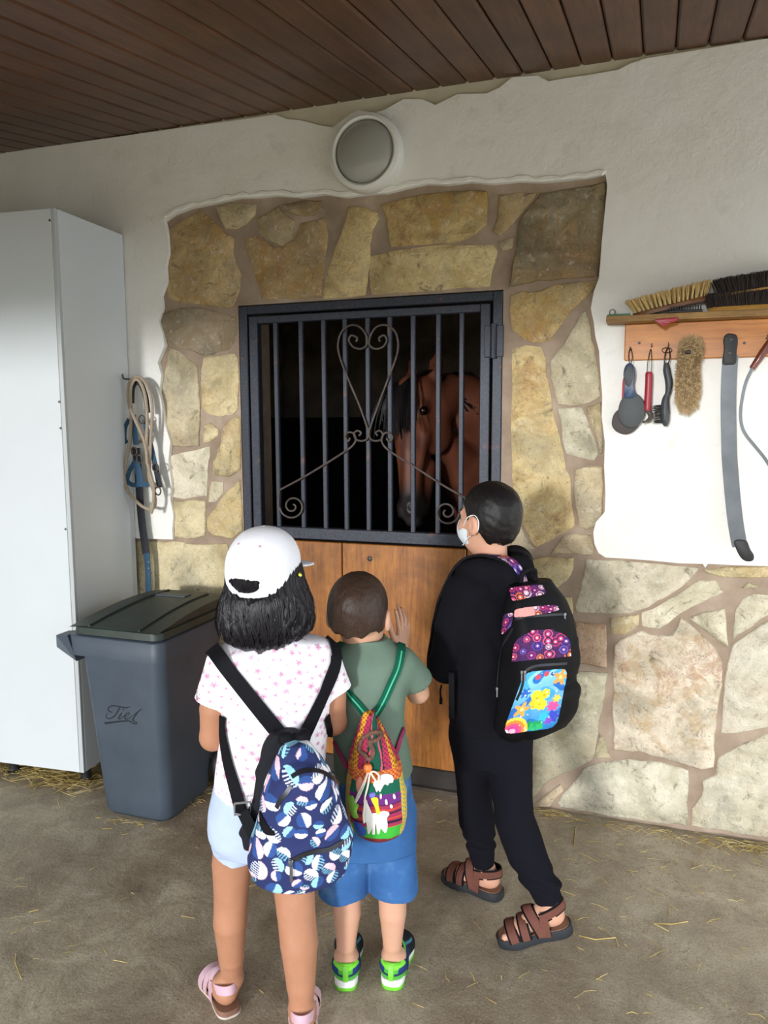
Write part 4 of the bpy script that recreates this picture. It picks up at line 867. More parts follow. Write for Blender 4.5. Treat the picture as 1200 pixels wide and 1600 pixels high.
def cloth(name, c, rough=.9, var=.06, bump=.25, scale=700, fold=.0):
    t = NT(name); v = t.coord(); n = t.noise(v, 14, 5); w = t.noise(v, scale, 2); c = srgb(c)
    t.P(Base_Color=t.ramp(n, [(.3, tuple(x*(1-var) for x in c)), (.7, tuple(min(1, x*(1+var)) for x in c))]).outputs[0], Roughness=rough, Specular_IOR_Level=.12)
    h = t.math('ADD', t.math('MULTIPLY', n.outputs[0], 1.2), t.math('MULTIPLY', w.outputs[0], .12)); t.bump(h, bump, .008); return t.m
M['print'] = vcol('printed_cloth', .85, .12, 600); M['cap'] = cloth('white_cotton', 'f1f1f6', bump=.15); M['lightblue'] = cloth('pale_blue_denim', 'b4c2da', bump=.15); M['sage'] = cloth('sage_green_cotton', '687b6c'); M['denim'] = None
def m_denim():
    t = NT('blue_denim'); v = t.coord(); n = t.noise(v, 9, 5); w = t.noise(t.coord((1, 1, .2)), 900, 2)
    t.P(Base_Color=t.ramp(n, [(.3, srgb('2d5488')), (.55, srgb('3a659b')), (.75, srgb('6389b5'))]).outputs[0], Roughness=.85, Specular_IOR_Level=.2); t.bump(t.math('ADD', n.outputs[0], t.math('MULTIPLY', w.outputs[0], .2)), .3, .006); return t.m
M['denim'] = m_denim(); M['black_cloth'] = cloth('black_sweat_cloth', '131318', .95); M['black_trouser'] = cloth('black_jersey', '13131a', .95); M['webbing'] = cloth('black_webbing_strap', '121216', .7, .08, .3, 900); M['black_nylon'] = cloth('black_nylon', '0e0e11', .6, .1, .2, 500)
M['pinkstrap'] = simple('pink_metallic_strap', 'd9b3c0', .35, .15, .04, 20); M['brown_sole'] = simple('brown_footbed', '7d5a47', .7, 0, .12, 30); M['brown_leather'] = simple('brown_nubuck', '65392c', .8, 0, .1, 40, .2, 300); M['dark_sole'] = simple('dark_rubber_sole', '202327', .7, 0, .1, 40); M['white_rubber'] = simple('white_rubber', 'e4e4e0', .6, 0, .03); M['lime'] = simple('lime_green_rubber', '6cc22c', .5, 0, .06, 30)
M['eye'] = simple('eye_white', 'ece7e0', .15); M['iris'] = simple('dark_iris', '241610', .1); M['lip'] = simple('lip', 'b9756a', .45)

def hframe(c, yaw, pitch, sc):
    H = rotz(yaw)@rotx(pitch); c = np.array(c, float); return (lambda p: c+H@(np.array(p, float)*sc)), H
def head(S, c, yaw, pitch, sc):
    T, H = hframe(c, yaw, pitch, sc); e = lambda p, r, k=.03, op='add': S.ell(T(p), np.array(r)*sc, H, k, op); q = lambda a, b, ra, rb=None, k=.01: S.cap(T(a), T(b), ra*sc, (rb or ra)*sc, k)
    e((0, -.012, .03), (.072, .088, .080)); e((0, .02, -.02), (.060, .066, .082)); e((0, .038, -.068), (.040, .042, .036))
    for s in (-1, 1):
        e((s*.030, .066, -.030), (.024, .020, .022), .02); q((s*.012, .082, .016), (s*.044, .068, .014), .008, .006, .015)
        e((s*.029, .087, -.003), (.013, .011, .0065), .008, 'sub')
        e((s*.077, -.008, -.012), (.011, .019, .029), .006); e((s*.088, -.003, -.010), (.006, .010, .017), .004, 'sub'); e((s*.072, .004, -.036), (.007, .009, .010), .005)
    q((0, .084, .004), (0, .098, -.026), .006, .010); q((-.012, .088, -.030), (.012, .088, -.030), .007, .007, .008)
    q((-.016, .082, -.056), (.016, .082, -.056), .006, .006, .008); q((-.012, .081, -.066), (.012, .081, -.066), .007, .007, .008)
def face_parts(root, c, yaw, pitch, sc):
    T, H = hframe(c, yaw, pitch, sc); Mx = Matrix(H.tolist()).to_4x4()
    for s in (-1, 1):
        p = T((s*.029, .0705, -.002)); B = MB(); B.lathe([(.0005, -.0125)]+[(.0125*math.cos(t), .0125*math.sin(t)) for t in np.linspace(-1.4, 1.4, 10)]+[(.0005, .0125)], 16, Matrix.Translation(p)@Mx@Matrix.Scale(sc, 4)); o = B.build('eye', M['eye'], root)
        B = MB(); B.lathe([(.0078*math.cos(t), .0080+.0050*math.sin(t)) for t in np.linspace(0, 1.5, 6)], 14, Matrix.Translation(p)@Mx@Matrix.Rotation(-PI/2, 4, 'X')@Matrix.Scale(sc, 4)); B.build('iris', M['iris'], o)
    B = MB(); B.tube([T((x, .0885-.9*x*x*8*.1, -.061+.2*x*x*8*.1)) for x in np.linspace(-.018, .018, 7)], [.0015, .003, .0036, .0034, .0036, .003, .0015], 8); B.build('lips', M['lip'], root)
    B = MB()
def brows(root, c, yaw, pitch, sc, m):
    T, H = hframe(c, yaw, pitch, sc)
    for s in (-1, 1):
        B = MB(); B.tube([T((s*x, .0905-.35*(x-.012), .021+.10*(x-.014)*(1 if x < .034 else -.4))) for x in np.linspace(.013, .045, 7)], [.0015, .003, .0032, .003, .0026, .002, .001], 6); B.build('eyebrow', m, root)
def short_hair(root, name, c, yaw, pitch, sc, m, thick=.006, low=-.062, seed=1):
    T, H = hframe(c, yaw, pitch, sc); cc = np.array(c); S = SDF(cc-.16*sc, cc+.16*sc, .0034); 
    S.ell(T((0, -.012, .03)), np.array((.072+thick, .088+thick, .080+thick))*sc, H, 0); S.ell(T((0, -.022, -.01)), np.array((.068+thick*.7, .072+thick*.6, .075))*sc, H, .02)
    def f(X, Y, Z):
        P = [X-cc[0], Y-cc[1], Z-cc[2]]; x, y, z = [sum(H[j, i]*P[j] for j in range(3))/sc for i in range(3)]
        line = np.interp(y, [-.10, -.04, -.022, -.006, .012, .026, .034, .06, .1], [low, low+.006, -.03, .012, .015, -.012, .018, .052, .062]); line = line+.004*np.sin(x*160)+.012*(np.abs(x)/.07)**2*(y < -.05)
        return (line-z)*sc*.9
    S.cut(f); S.disp(lambda X, Y, Z: .0006*waves(X, Y, Z, seed, 200, 4)+.0005*waves(X, Y, Z*.4, seed+1, 420, 4))
    return S.mesh(name, m, root)
def hand(S, w, f, n, side, sc=.7, curl=(.35, .4, .45, .5), spread=.0, thumb=.5):
    w = np.array(w, float); f = np.array(f, float); f /= np.linalg.norm(f); n = np.array(n, float); n -= f*(f@n); n /= np.linalg.norm(n); t = np.cross(f, n)*side
    for j in range(4):
        a = w+(f*.012+t*(.016-.0105*j))*sc; b = w+(f*(.085-.004*abs(j-1)-.004*(j == 3))+t*(.030-.0195*j))*sc; S.cap(a, b, .0125*sc, .0105*sc, .010)
        Ls = [(.042, .025, .021), (.046, .029, .022), (.043, .027, .022), (.034, .020, .019)][j]; ang = .0; p = b; sp = (1.5-j)*spread
        for k in range(3):
            ang += curl[j]*(.7 if k == 0 else 1.0); d = f*math.cos(ang)+n*math.sin(ang)+t*sp*math.cos(ang); d /= np.linalg.norm(d); q = p+d*Ls[k]*sc; S.cap(p, q, (.0100-.0011*k)*sc, (.0092-.0013*k)*sc, .002); p = q
    a = w+(f*.018+t*.020)*sc; b = a+(f*.034+t*.026+n*.012)*sc; c_ = b+(f*.034+t*(.016-thumb*.02)+n*.006)*sc; d_ = c_+(f*.027+t*(.004-thumb*.02)+n*.004)*sc
    S.cap(a, b, .0145*sc, .0125*sc, .012); S.cap(b, c_, .0118*sc, .0105*sc, .004); S.cap(c_, d_, .0105*sc, .0085*sc, .004)
    S.cap(w-f*.02*sc, w+f*.03*sc, .019*sc, .018*sc, .012)
class Foot:
    """frame at the back of the heel on the ground"""
    def __init__(s, heel, toe, L, pitch=0.0, z=0.0):
        d = np.array([toe[0]-heel[0], toe[1]-heel[1]], float); d /= np.linalg.norm(d); R = np.array([[d[1], d[0], 0], [-d[0], d[1], 0], [0, 0, 1.0]]); s.R = R@rotx(pitch); s.o = np.array([heel[0], heel[1], z]); s.k = L/.19
    def __call__(s, p): return s.o+s.R@(np.array(p, float)*s.k)
def foot(S, F, ankle, r=.026, lift=.018, side=1):
    k = F.k; f = lambda x, y, z: F((x, y, z+lift))
    S.ell(f(0, .032, .026), np.array((.029, .033, .027))*k, F.R, .015); S.cap(ankle, f(0, .042, .045), r, .027*k, .02); S.cap(f(0, .045, .045), f(side*-.004, .115, .024), .029*k, .021*k, .02); S.ell(f(0, .122, .017), np.array((.036, .040, .016))*k, F.R, .015); S.ell(f(side*.004, .08, .016), np.array((.029, .05, .015))*k, F.R, .015)
    for j in range(5):
        x = side*(-.026+.0128*j); y = .150+(.010, .012, .009, .003, -.006)[j]; rr = (.0105, .0078, .0074, .007, .0066)[j]; S.cap(f(x, y-.02, .012), f(x*1.05, y+(.016 if j == 0 else .010), .009), rr*k, rr*.92*k, .004)
    for s_ in (-1, 1): S.ell(f(s_*.024, .045, .058), np.array((.008, .010, .010))*k, F.R, .012)
SOLE = [(0, -.006), (.020, -.002), (.031, .016), (.032, .045), (.030, .080), (.036, .115), (.041, .142), (.036, .172), (.022, .190), (.002, .196), (-.018, .190), (-.032, .172), (-.039, .142), (-.034, .112), (-.029, .080), (-.031, .045), (-.030, .016), (-.019, -.002)]
def sole(root, F, name, m, z0, z1, grow=1.0, heel=.0, tread=False, y0=None):
    P = spline([(x*grow, .095+(y-.095)*grow, 0) for x, y in SOLE], 3, True); B = MB(); hz = lambda y: heel*max(0, 1-y/.07)
    R = [[F((p[0]*s, .095+(p[1]-.095)*s, z+(hz(p[1]) if i > 1 else 0))) for p in P] for i, (s, z) in enumerate(((.97, z0), (1.0, z0+.003), (1.0, z1-.003), (.97, z1)))]
    B.rings([[tuple(q) for q in r] for r in R]); return B.build(name, m, root)
def arch(root, F, y0, y1, h, w, m, name='strap', hw=.034, lift=.018, t=.0022, n=13, peak=0.0, z0=.0, bld=None):
    P = []; N = []
    for i in range(n):
        a = PI*i/(n-1); x = -hw*math.cos(a); z = lift+z0+h*math.sin(a)**.8; y = y0+(y1-y0)*i/(n-1)+peak*math.sin(a); P.append(F((x, y, z))); N.append(F.R@np.array([-math.cos(a)*.9, 0, math.sin(a)+.05]))
    B = bld or MB(); B.ribbon(P, N, w*F.k, t)
    return None if bld else B.build(name, m, root)
def heelstrap(root, F, z, w, m, name='strap', y=.055, hw=.033, back=-.006, zs=.030, lift=.018, t=.0025):
    P = []; N = []
    for i in range(17):
        a = PI*i/16; x = -hw*math.cos(a); yy = y-(y-back)*math.sin(a); P.append(F((x, yy, lift+zs+(z-zs)*math.sin(a)))); N.append(F.R@np.array([-math.cos(a), -math.sin(a)*1.1, 0.1]))
    B = MB(); B.ribbon(P, N, w*F.k, t); return B.build(name, m, root)
def pxray(fr, S, px, py, off=.002):
    d = fr.dir(px, py); h = S.hit(fr.cam, d)
    if h is None: return None
    return h+S.normal(h)*off, S.normal(h)
def draped(root, fr, S, pts, w, t, name, m, off=.001, n=10, smooth=True, lin=False):
    """strap laid on the surface of S along survey points; points may be 3-vectors (free in the air)"""
    Q = spline([(a, b, 0) for a, b in pts], n); P = []; N = []
    for q in Q:
        h = pxray(fr, S, q[0], q[1], off)
        if h: P.append(h[0]); N.append(h[1])
    P = np.array(P); N = np.array(N)
    for _ in range(6): 
        P[1:-1] = .25*P[:-2]+.5*P[1:-1]+.25*P[2:]; N[1:-1] = .25*N[:-2]+.5*N[1:-1]+.25*N[2:]
    ww = w if not hasattr(w, '__len__') else list(np.interp(np.linspace(0, 1, len(P)), np.linspace(0, 1, len(w)), w))
    B = MB(); B.ribbon(P, N, ww, t); return B.build(name, m, root), P, N
def over(S, c, u0, u1, a0, a1, off=.004, n=26, R=None, r0=.40, fast=1.0):
    """path over a shoulder: rays aimed at a level axis, from the back (a0) over the top to the front (a1), degrees"""
    R = np.eye(3) if R is None else R; P = []; N = []
    for i in range(n):
        t = i/(n-1); a = math.radians(a0+(a1-a0)*t); d = R@np.array([0, -math.cos(a), math.sin(a)]); o = np.array(c, float)+R@np.array([u0+(u1-u0)*min(1, fast*t), 0, 0]); h = S.hit(o+d*r0, -d, r0)
        if h is not None: N.append(S.normal(h)); P.append(h+N[-1]*off)
    P = np.array(P); N = np.array(N)
    for _ in range(4): P[1:-1] = .25*P[:-2]+.5*P[1:-1]+.25*P[2:]; N[1:-1] = .25*N[:-2]+.5*N[1:-1]+.25*N[2:]
    return P, N
def patch(root, fr, S, quad, nx, ny, name, m, colf, off=.0015, mask=None, lab=None):
    """printed panel stretched over the surface of S between four survey corners (TL, TR, BR, BL)"""
    q = np.array(quad, float); V = []; ok = []; C = []; N = []
    for j in range(ny+1):
        for i in range(nx+1):
            s, t = i/nx, j/ny; p = (q[0]*(1-s)+q[1]*s)*(1-t)+(q[3]*(1-s)+q[2]*s)*t; V.append(p); N.append((s, t))
    # march all rays at once
    D = np.array([fr.dir(*p) for p in V]); T = np.arange(1.2, 3.6, S.h*.6); pos = np.full(len(V), np.nan); 
    for a in range(0, len(V), 400):
        d = D[a:a+400]; X = fr.cam+T[None, :, None]*d[:, None, :]; hi = S.lo+S.h*(S.n-1); ins = ((X > S.lo) & (X < hi)).all(-1); v = np.where(ins, S.sample(np.clip(X, S.lo, hi-1e-6)), .2); w = v < 0; k = w.argmax(1); has = w.any(1); k1 = np.maximum(k-1, 0); r = np.arange(len(d)); v0, v1 = v[r, k1], v[r, k]; tt = T[k1]+(T[k]-T[k1])*np.where(v0 > v1, v0/(v0-v1+1e-12), 0); pos[a:a+400] = np.where(has, tt, np.nan)
    G = fr.cam+pos[:, None]*D; st = np.array(N); fin = np.isfinite(pos); G[~fin] = 0; G = G+S.normal(G)*off; keep = fin.copy()
    if mask is not None: keep &= mask(st[:, 0], st[:, 1])
    F = []
    for j in range(ny):
        for i in range(nx):
            a = j*(nx+1)+i; f = (a, a+nx+1, a+nx+2, a+1)
            if all(keep[x] for x in f): F.append(f)
    used = sorted({x for f in F for x in f}); mp = {x: i for i, x in enumerate(used)}
    me = bpy.data.meshes.new(name); me.from_pydata([tuple(G[x]) for x in used], [], [tuple(mp[x] for x in f) for f in F]); me.shade_smooth(); paint(me, colf(st[used][:, 0], st[used][:, 1]))
    o = link(name, me, m, root); return tag(o, lab) if lab else o
rr = lambda r=.12, ax=1.0: (lambda s, t: (np.maximum(np.abs(s-.5)-.5+r, 0)/r)**2+(np.maximum(np.abs(t-.5)-.5+r*ax, 0)/(r*ax))**2 <= 1.0)
def pal(names): return np.array([srgb(x) for x in names])

# ---------------------------------------------------------------- prints
def cells(P, seeds): d = ((P[:, None, :]-seeds[None])**2).sum(-1); i = d.argmin(1); return i, P-seeds[i], np.sqrt(d[np.arange(len(P)), i])
def scatter(n, lo, hi, seed, it=6):
    g = np.random.default_rng(seed); lo = np.array(lo); hi = np.array(hi); best = [lo+(hi-lo)*g.random(2)]
    for i in range(n-1):
        c = lo+(hi-lo)*g.random((14, 2)); d = np.min(((c[:, None]-np.array(best)[None])**2).sum(-1), 1); best.append(c[d.argmax()])
    return np.array(best), g
def floral(V):
    s = np.stack([np.arctan2(V[:, 0]-.05, -(V[:, 1]-.06))*.13, V[:, 2]], 1); seeds, g = scatter(620, s.min(0), s.max(0), 3); ph = g.random(620)*6.28; kind = g.random(620)
    i, d, r = cells(s, seeds); a = np.arctan2(d[:, 1], d[:, 0])+ph[i]; R = .0076*(.45+.55*np.abs(np.cos(2.5*a))); pet = np.clip((R*(.75+.5*kind[i])-r)/.0016, 0, 1); core = np.clip((.0016-r)/.001, 0, 1)
    base = np.array(srgb('f6f2f7')); pk = pal(['d183ad', 'e0a7c6', 'c76b9c'])[(kind[i]*3).astype(int)]; c = base*(1-pet[:, None]*.72)+pk*pet[:, None]*.72; c = c*(1-core[:, None])+np.array(srgb('b0527f'))*core[:, None]; return c
def pebbles(V):
    s = np.stack([V[:, 0]-.10+np.sign(V[:, 0]-.10)*np.clip(V[:, 1]+.225, 0, .1)*.9, V[:, 2]], 1); n = 118; seeds, g = scatter(n, s.min(0), s.max(0), 11); th = g.random(n)*6.28; k = g.integers(0, 4, n); nn = np.sqrt(((seeds[:, None]-seeds[None])**2).sum(-1)+9*np.eye(n)).min(1); sz = .60*nn*(.9+.15*g.random(n)); st = g.integers(0, 3, n)
    i, d, r = cells(s, seeds); c_, q = np.cos(th[i]), np.sin(th[i]); x = c_*d[:, 0]+q*d[:, 1]; y = -q*d[:, 0]+c_*d[:, 1]; e = np.sqrt((x/(sz[i]*.82))**2+(y/sz[i])**2)
    P = pal(['f3eef2', 'efc3cf', '9fdcec', 'f3eef2']); navy = np.array(srgb('28315f')); c = np.tile(navy, (len(V), 1)); ins = e < 1; half = x > -.0005*0
    c[ins & half] = P[k[i]][ins & half]; lowc = pal(['7fb7cf', '37599c', 'dbe3ee'])[st[i]]; stripe = np.sin(y*1050+x*300) > .1; c[ins & ~half & stripe & (e < .95)] = lowc[ins & ~half & stripe & (e < .95)]; c[ins & ~half & (st[i] == 1)] = np.array(srgb('31508f'))
    blk = V[:, 1] > -.146; c[blk] = np.array(srgb('1a1a20')); return c
def discs(s, t, seed, sx=.22, sy=.12, n=26):
    P = np.stack([s*sx, t*sy], 1); seeds, g = scatter(n, (0, 0), (sx, sy), seed); i, d, r = cells(P, seeds); R = .010+.012*g.random(n); C = pal(['c23a72', '5b3fa0', 'e0567f', '7d5fc4', 'e8743f', '8e2f78', 'e4b7c9']); k0 = g.integers(0, 7, n); k1 = g.integers(0, 7, n)
    band = np.floor(r/(R[i]/4)).astype(int); c = np.tile(np.array(srgb('2c2350')), (len(s), 1)); m = r < R[i]; cc = np.where((band % 2 == 0)[:, None], C[k0[i]], C[k1[i]]); c[m] = cc[m]; c[m & (band == 2)] = np.array(srgb('2a1f48')); c[r < R[i]*.18] = np.array(srgb('f2e6ee'))
    far = ~m & (np.sin(P[:, 0]*900)*np.sin(P[:, 1]*900) > .35); c[far] = np.array(srgb('7a2a6c')); return c
def reef(s, t):
    """undersea scene for the pocket: water, corals, a star flower, bubbles"""
    sky = np.array(srgb('8fd3ee')); deep = np.array(srgb('1f7fc4')); c = sky*(1-t)[:, None]+deep*t[:, None]; w = np.sin(s*9+np.sin(t*11)*1.5)*np.sin(t*7+s*3); c = np.where((w > .35)[:, None], np.array(srgb('4aa9de')), c); c = np.where((w < -.55)[:, None], np.array(srgb('2b6fc0')), c); cy = 1.25
    def blob(x, y, r, col, lobes=0, amp=.25, ph=0.):
        nonlocal c
        dx, dy = s-x, (t-y)*cy; R = np.hypot(dx, dy); a = np.arctan2(dy, dx); m = R < r*(1+amp*np.cos(lobes*a+ph) if lobes else 1); c = np.where(m[:, None], np.array(srgb(col)), c); return m
    for x, y in ((.35, .10), (.52, .06)): blob(x, y, .055, 'd94a52')
    blob(.66, .07, .045, '3b57a8'); blob(.18, .35, .09, '2f62b8', 6, .3)
    for x, y, r in ((.86, .14, .13), (.22, .62, .12)): blob(x, y, r, 'f0a64e', 5, .38, .6); blob(x, y, r*.35, 'f7d48a')
    # yellow sponge coral: a loose cluster of round lobes
    for x, y, r in ((.50, .52, .15), (.60, .40, .11), (.42, .40, .10), (.60, .58, .10)): blob(x, y, r, 'ecd233', 7, .10, x*9)
    for x, y in ((.47, .47), (.55, .57), (.60, .42), (.44, .60), (.53, .36)): blob(x, y, .022, 'c9a722')
    blob(.83, .62, .11, 'e0569b', 8, .2); blob(.88, .50, .07, 'f0d04a', 6, .25); blob(.86, .80, .13, '3f4fc0', 7, .18); blob(.80, .86, .07, '8a4fc8', 6, .2); blob(.70, .78, .09, '39b7e6', 5, .2)
    for k in range(5): blob(.42+.06*k, .94-.05*(k % 2), .07, '1f9a55' if k % 2 else '2fb56a', 4, .25, k)
    for k, col in enumerate(('f3d24a', 'f28a3a', 'e8507f', 'c93f8e')): 
        dx, dy = s-.16, (t-.98)*cy; R = np.hypot(dx, dy); m = (R < .30-.06*k) & (R > .22-.06*k+.0); c = np.where(m[:, None], np.array(srgb(col)), c)
    blob(.16, .98, .07, 'f7b2c4'); blob(.04, .97, .05, 'f6f2ea')
    g = np.random.default_rng(5)
    for _ in range(26): blob(g.random(), g.random(), .008+.012*g.random(), 'dff2fa')
    return c

# ================================================================ girl with the white cap
G = Frame(-.905, -1.385); SKg = M['skin_girl']
girl = thing('person', 'girl in a white cap, pink-flowered shirt and pale blue shorts, standing before the half door', 'person', tuple(G.O), G.az)
HC, HY_, HP, HS = (.036, .0, 1.171), math.radians(-27), math.radians(2), 1.07
FL, FR_ = Foot((-.080, .052), (-.150, .235), .185), Foot((.098, -.085), (.125, .12), .185)
def g_body(S):
    S.loft([(1.02, .052, .0, .05, .045), (.985, .052, -.002, .10, .058), (.94, .053, 0, .118, .072), (.86, .053, .005, .112, .080), (.76, .05, .01, .105, .082), (.68, .045, .008, .110, .088), (.60, .03, .010, .125, .095), (.54, .022, .012, .122, .09)], 0, 2.2, .03)
    S.cap((.053, -.002, .98), (.042, .006, 1.10), .043, .042, .03)
    head(S, HC, HY_, HP, HS)
    S.chain([(-.040, .012, .56), (-.064, .030, .44), (-.070, .046, .335), (-.074, .045, .27), (-.074, .062, .16), (-.074, .088, .085)], [.066, .050, .043, .0425, .033, .027], .02)
    S.chain([(.085, .0, .56), (.087, -.012, .43), (.092, -.028, .33), (.098, -.040, .25), (.100, -.045, .14), (.100, -.045, .075)], [.066, .055, .048, .0475, .036, .028], .02)
    foot(S, FL, (-.074, .090, .075), .026, .020, -1); foot(S, FR_, (.100, -.043, .07), .026, .020, 1)
    S.chain([(-.066, .0, .962), (-.094, .002, .86), (-.100, .008, .785)], [.040, .036, .031], .03); S.chain([(-.100, .008, .785), (-.075, .10, .80), (-.03, .18, .83)], [.031, .029, .020], .012)
    S.chain([(.172, .0, .962), (.194, .006, .87), (.198, .012, .80)], [.040, .035, .031], .03); S.chain([(.198, .012, .80), (.17, .10, .82), (.12, .185, .85)], [.031, .029, .020], .012)
    hand(S, (-.03, .18, .83), (.7, .55, .25), (.3, -.5, .8), 1, .74, (.5, .5, .5, .5)); hand(S, (.12, .185, .85), (-.7, .5, .2), (-.3, -.5, .8), -1, .74, (.5, .5, .5, .5))
S = SDF((-.20, -.20, 0), (.30, .34, 1.33), .0042); g_body(S); Sg = S; S.mesh('body', SKg, girl); face_parts(girl, HC, HY_, HP, HS); brows(girl, HC, HY_, HP, HS, M['hair_black'])
# shirt
T = SDF((-.20, -.20, .58), (.30, .17, 1.08), .003)
T.loft([(1.035, .060, -.005, .052, .050)]+G.rows(0, [(999, 385, 500), (1014, 346, 516), (1040, 340, 522), (1075, 342, 519), (1110, 345, 514), (1160, 341, 511), (1210, 335, 507), (1262, 331, 504)], [.063, .075, .086, .094, .098, .104, .110, .116]), 0, 2.25, .02)
A1 = T.like(); A1.cap((-.060, -.002, .968), (-.097, .0, .872), .050, .048, 0); A1.cut(lambda X, Y, Z: .878-.30*(X+.10)-Z); A1.cap((-.096, 0, .892), (-.100, 0, .83), .040, .040, 0, 'sub'); T.merge(A1, .02)
A2 = T.like(); A2.cap((.166, -.002, .968), (.199, .004, .880), .050, .046, 0); A2.cut(lambda X, Y, Z: .880+.35*(X-.195)-Z); A2.cap((.196, 0.003, .892), (.199, .005, .83), .038, .038, 0, 'sub'); T.merge(A2, .02)
T.cut(lambda X, Y, Z: .652+.06*(X-.02)**2-Z+.004*np.sin(X*40))
T.loft([(1.10, .052, .004, .05, .05), (1.0, .055, .004, .045, .045)], 0, 2, 0, op='sub'); T.disp(lambda X, Y, Z: .0028*waves(X, Y, Z*.6, 5, 26, 5))
T.mesh('shirt', M['print'], girl, floral)
# shorts
T2 = SDF((-.20, -.18, .40), (.26, .20, .72), .0035)
T2.loft(G.rows(.01, [(1205, 337, 490), (1235, 331, 496), (1265, 328, 500), (1300, 328, 502)], [.100, .108, .112, .112])+[(.50, .022, .012, .120, .105)], 0, 2.2, .02)
T2.cap((-.045, .014, .57), (-.062, .030, .43), .068, .057, .02); T2.cap((.085, .0, .57), (.088, -.012, .42), .070, .062, .02)
T2.cut(lambda X, Y, Z: np.where(X < .02, .462-1.1*np.clip(-(X+.062), 0, .1)*-.6-Z, .440+.9*np.clip(X-.09, 0, 1)-Z)+.003*np.sin(Y*50)); T2.cap((-.055, .026, .48), (-.064, .032, .40), .0525, .0525, 0, 'sub'); T2.cap((.087, -.008, .46), (.088, -.014, .38), .0575, .0575, 0, 'sub')
T2.disp(lambda X, Y, Z: .0022*waves(X, Y, Z, 15, 30, 4)); T2.mesh('shorts', M['lightblue'], girl)
# hair and cap
Th, Hh = hframe(HC, HY_, HP, HS)
hst = G.rows(.0, [(868, 362, 464), (890, 355, 473), (915, 350, 480), (940, 344, 487), (965, 342, 490), (985, 347, 485), (1000, 358, 462), (1010, 380, 440)], [.080, .088, .094, .099, .100, .096, .085, .06]); hst = [(z, u, v+.004, a, b) for z, u, v, a, b in hst]
SH_ = SDF((-.16, -.17, .97), (.24, .19, 1.30), .0034); SH_.loft(hst, 0, 2.1, .01); SH_.ell(Th((0, -.012, .03)), np.array((.0755, .0915, .083))*HS, Hh, .02)
hcc = np.array(HC)
def hloc(X, Y, Z):
    P = [X-hcc[0], Y-hcc[1], Z-hcc[2]]; return [sum(Hh[j, i]*P[j] for j in range(3))/HS for i in range(3)]
def facecut(X, Y, Z):
    x, y, z = hloc(X, Y, Z); return np.minimum(np.minimum(y-.030, .060-np.abs(x)), .055-z)*HS
SH_.cut(facecut); SH_.ell(Th((0, .05, -.10)), np.array((.07, .10, .075))*HS, Hh, 0, 'sub')
def strands(X, Y, Z):
    a = np.arctan2(X-.036, -(Y-.01)); return .0032*np.sin(a*23+3*np.sin(Z*42+a*3))*np.clip((1.20-Z)/.1, 0, 1)+.0016*np.sin(a*61+4*np.sin(Z*60))+.006*np.clip((1.045-Z)/.03, 0, 1)*np.sin(a*11+1)
SH_.disp(strands); hair = SH_.mesh('hair', M['hair_black'], girl)
B = MB(); hz = np.array([s_[0] for s_ in hst]); harr = np.array(hst)
for i in range(260):
    th0 = random.uniform(-2.3, 2.3); z1 = random.uniform(1.015, 1.05)+.02*abs(math.sin(th0)); P = []; ph = random.random()*6
    for t in np.linspace(0, 1, 9):
        z = 1.17-(1.17-z1)*t; th = th0+.10*math.sin(t*4+ph); u0, v0, a_, b_ = (np.interp(z, hz, harr[:, c]) for c in (1, 2, 3, 4)); f_ = .93+.07*min(1, t*4)+.02*math.sin(t*5+ph)*t+(.05 if t > .85 else 0)*random.random(); P.append((u0+a_*f_*math.sin(th), v0-b_*f_*math.cos(th), z))
    B.tube(P, [.0012, .003, .0036, .0038, .0038, .0036, .003, .002, .0006], 5, False)
for i in range(16):
    th0 = random.choice((-1.5, -1.3, 1.5))+random.gauss(0, .2); P = []
    for t in np.linspace(0, 1, 6): z = 1.15-.11*t; u0, v0, a_, b_ = (np.interp(z, hz, harr[:, c]) for c in (1, 2, 3, 4)); f_ = 1.02+.16*t*random.uniform(.4, 1); P.append((u0+a_*f_*math.sin(th0), v0-b_*f_*math.cos(th0), z))
    B.tube(P, .0005, 3, False)
tag(B.build('hair_locks', M['hair_black'], girl), kind='stuff')
SC_ = SDF(hcc-.20, hcc+.20, .003); SC_.ell(Th((0, -.012, .030)), np.array((.0805, .0965, .089))*HS, Hh, 0); SC_.ell(Th((0, .0, .055)), np.array((.074, .082, .068))*HS, Hh, .02)
def capline(X, Y, Z):
    x, y, z = hloc(X, Y, Z); return (-.016+.10*(y+.09)+.0*x-z)*HS
SC_.cut(capline)
SC_.ell(Th((0, .115, .016)), np.array((.066, .075, .0075))*HS, Hh@rotx(-.12), .006)
SC_.ell(Th((0, -.100, .012)), np.array((.032, .034, .016))*HS, Hh, 0, 'sub'); SC_.ell(Th((0, -.04, .02)), np.array((.060, .070, .03))*HS, Hh, 0, 'sub')
SC_.disp(lambda X, Y, Z: .0014*waves(X, Y, Z, 21, 34, 4)); cap = SC_.mesh('cap', M['cap'], girl)
seam = MB()
B = MB(); B.lathe([(.0075, 0), (.007, .003), (.003, .005), (.0005, .0052)], 14, Matrix.Translation(Th((0, 0, .1225)))); B.build('cap_button', M['cap'], cap)
for px, py in ((373, 850), (406, 854)):
    h = pxray(G, SC_, px, py, .0002)
    if h: B = MB(); B.lathe([(.003, 0), (.003, .0012), (.0012, .0012)], 10, Matrix.Translation(h[0])@Vector(h[1]).to_track_quat('Z', 'Y').to_matrix().to_4x4()); B.build('eyelet', simple('pink_eyelet', 'd9a0b0', .5), cap)
h = pxray(G, SH_, 468, 898, .001)
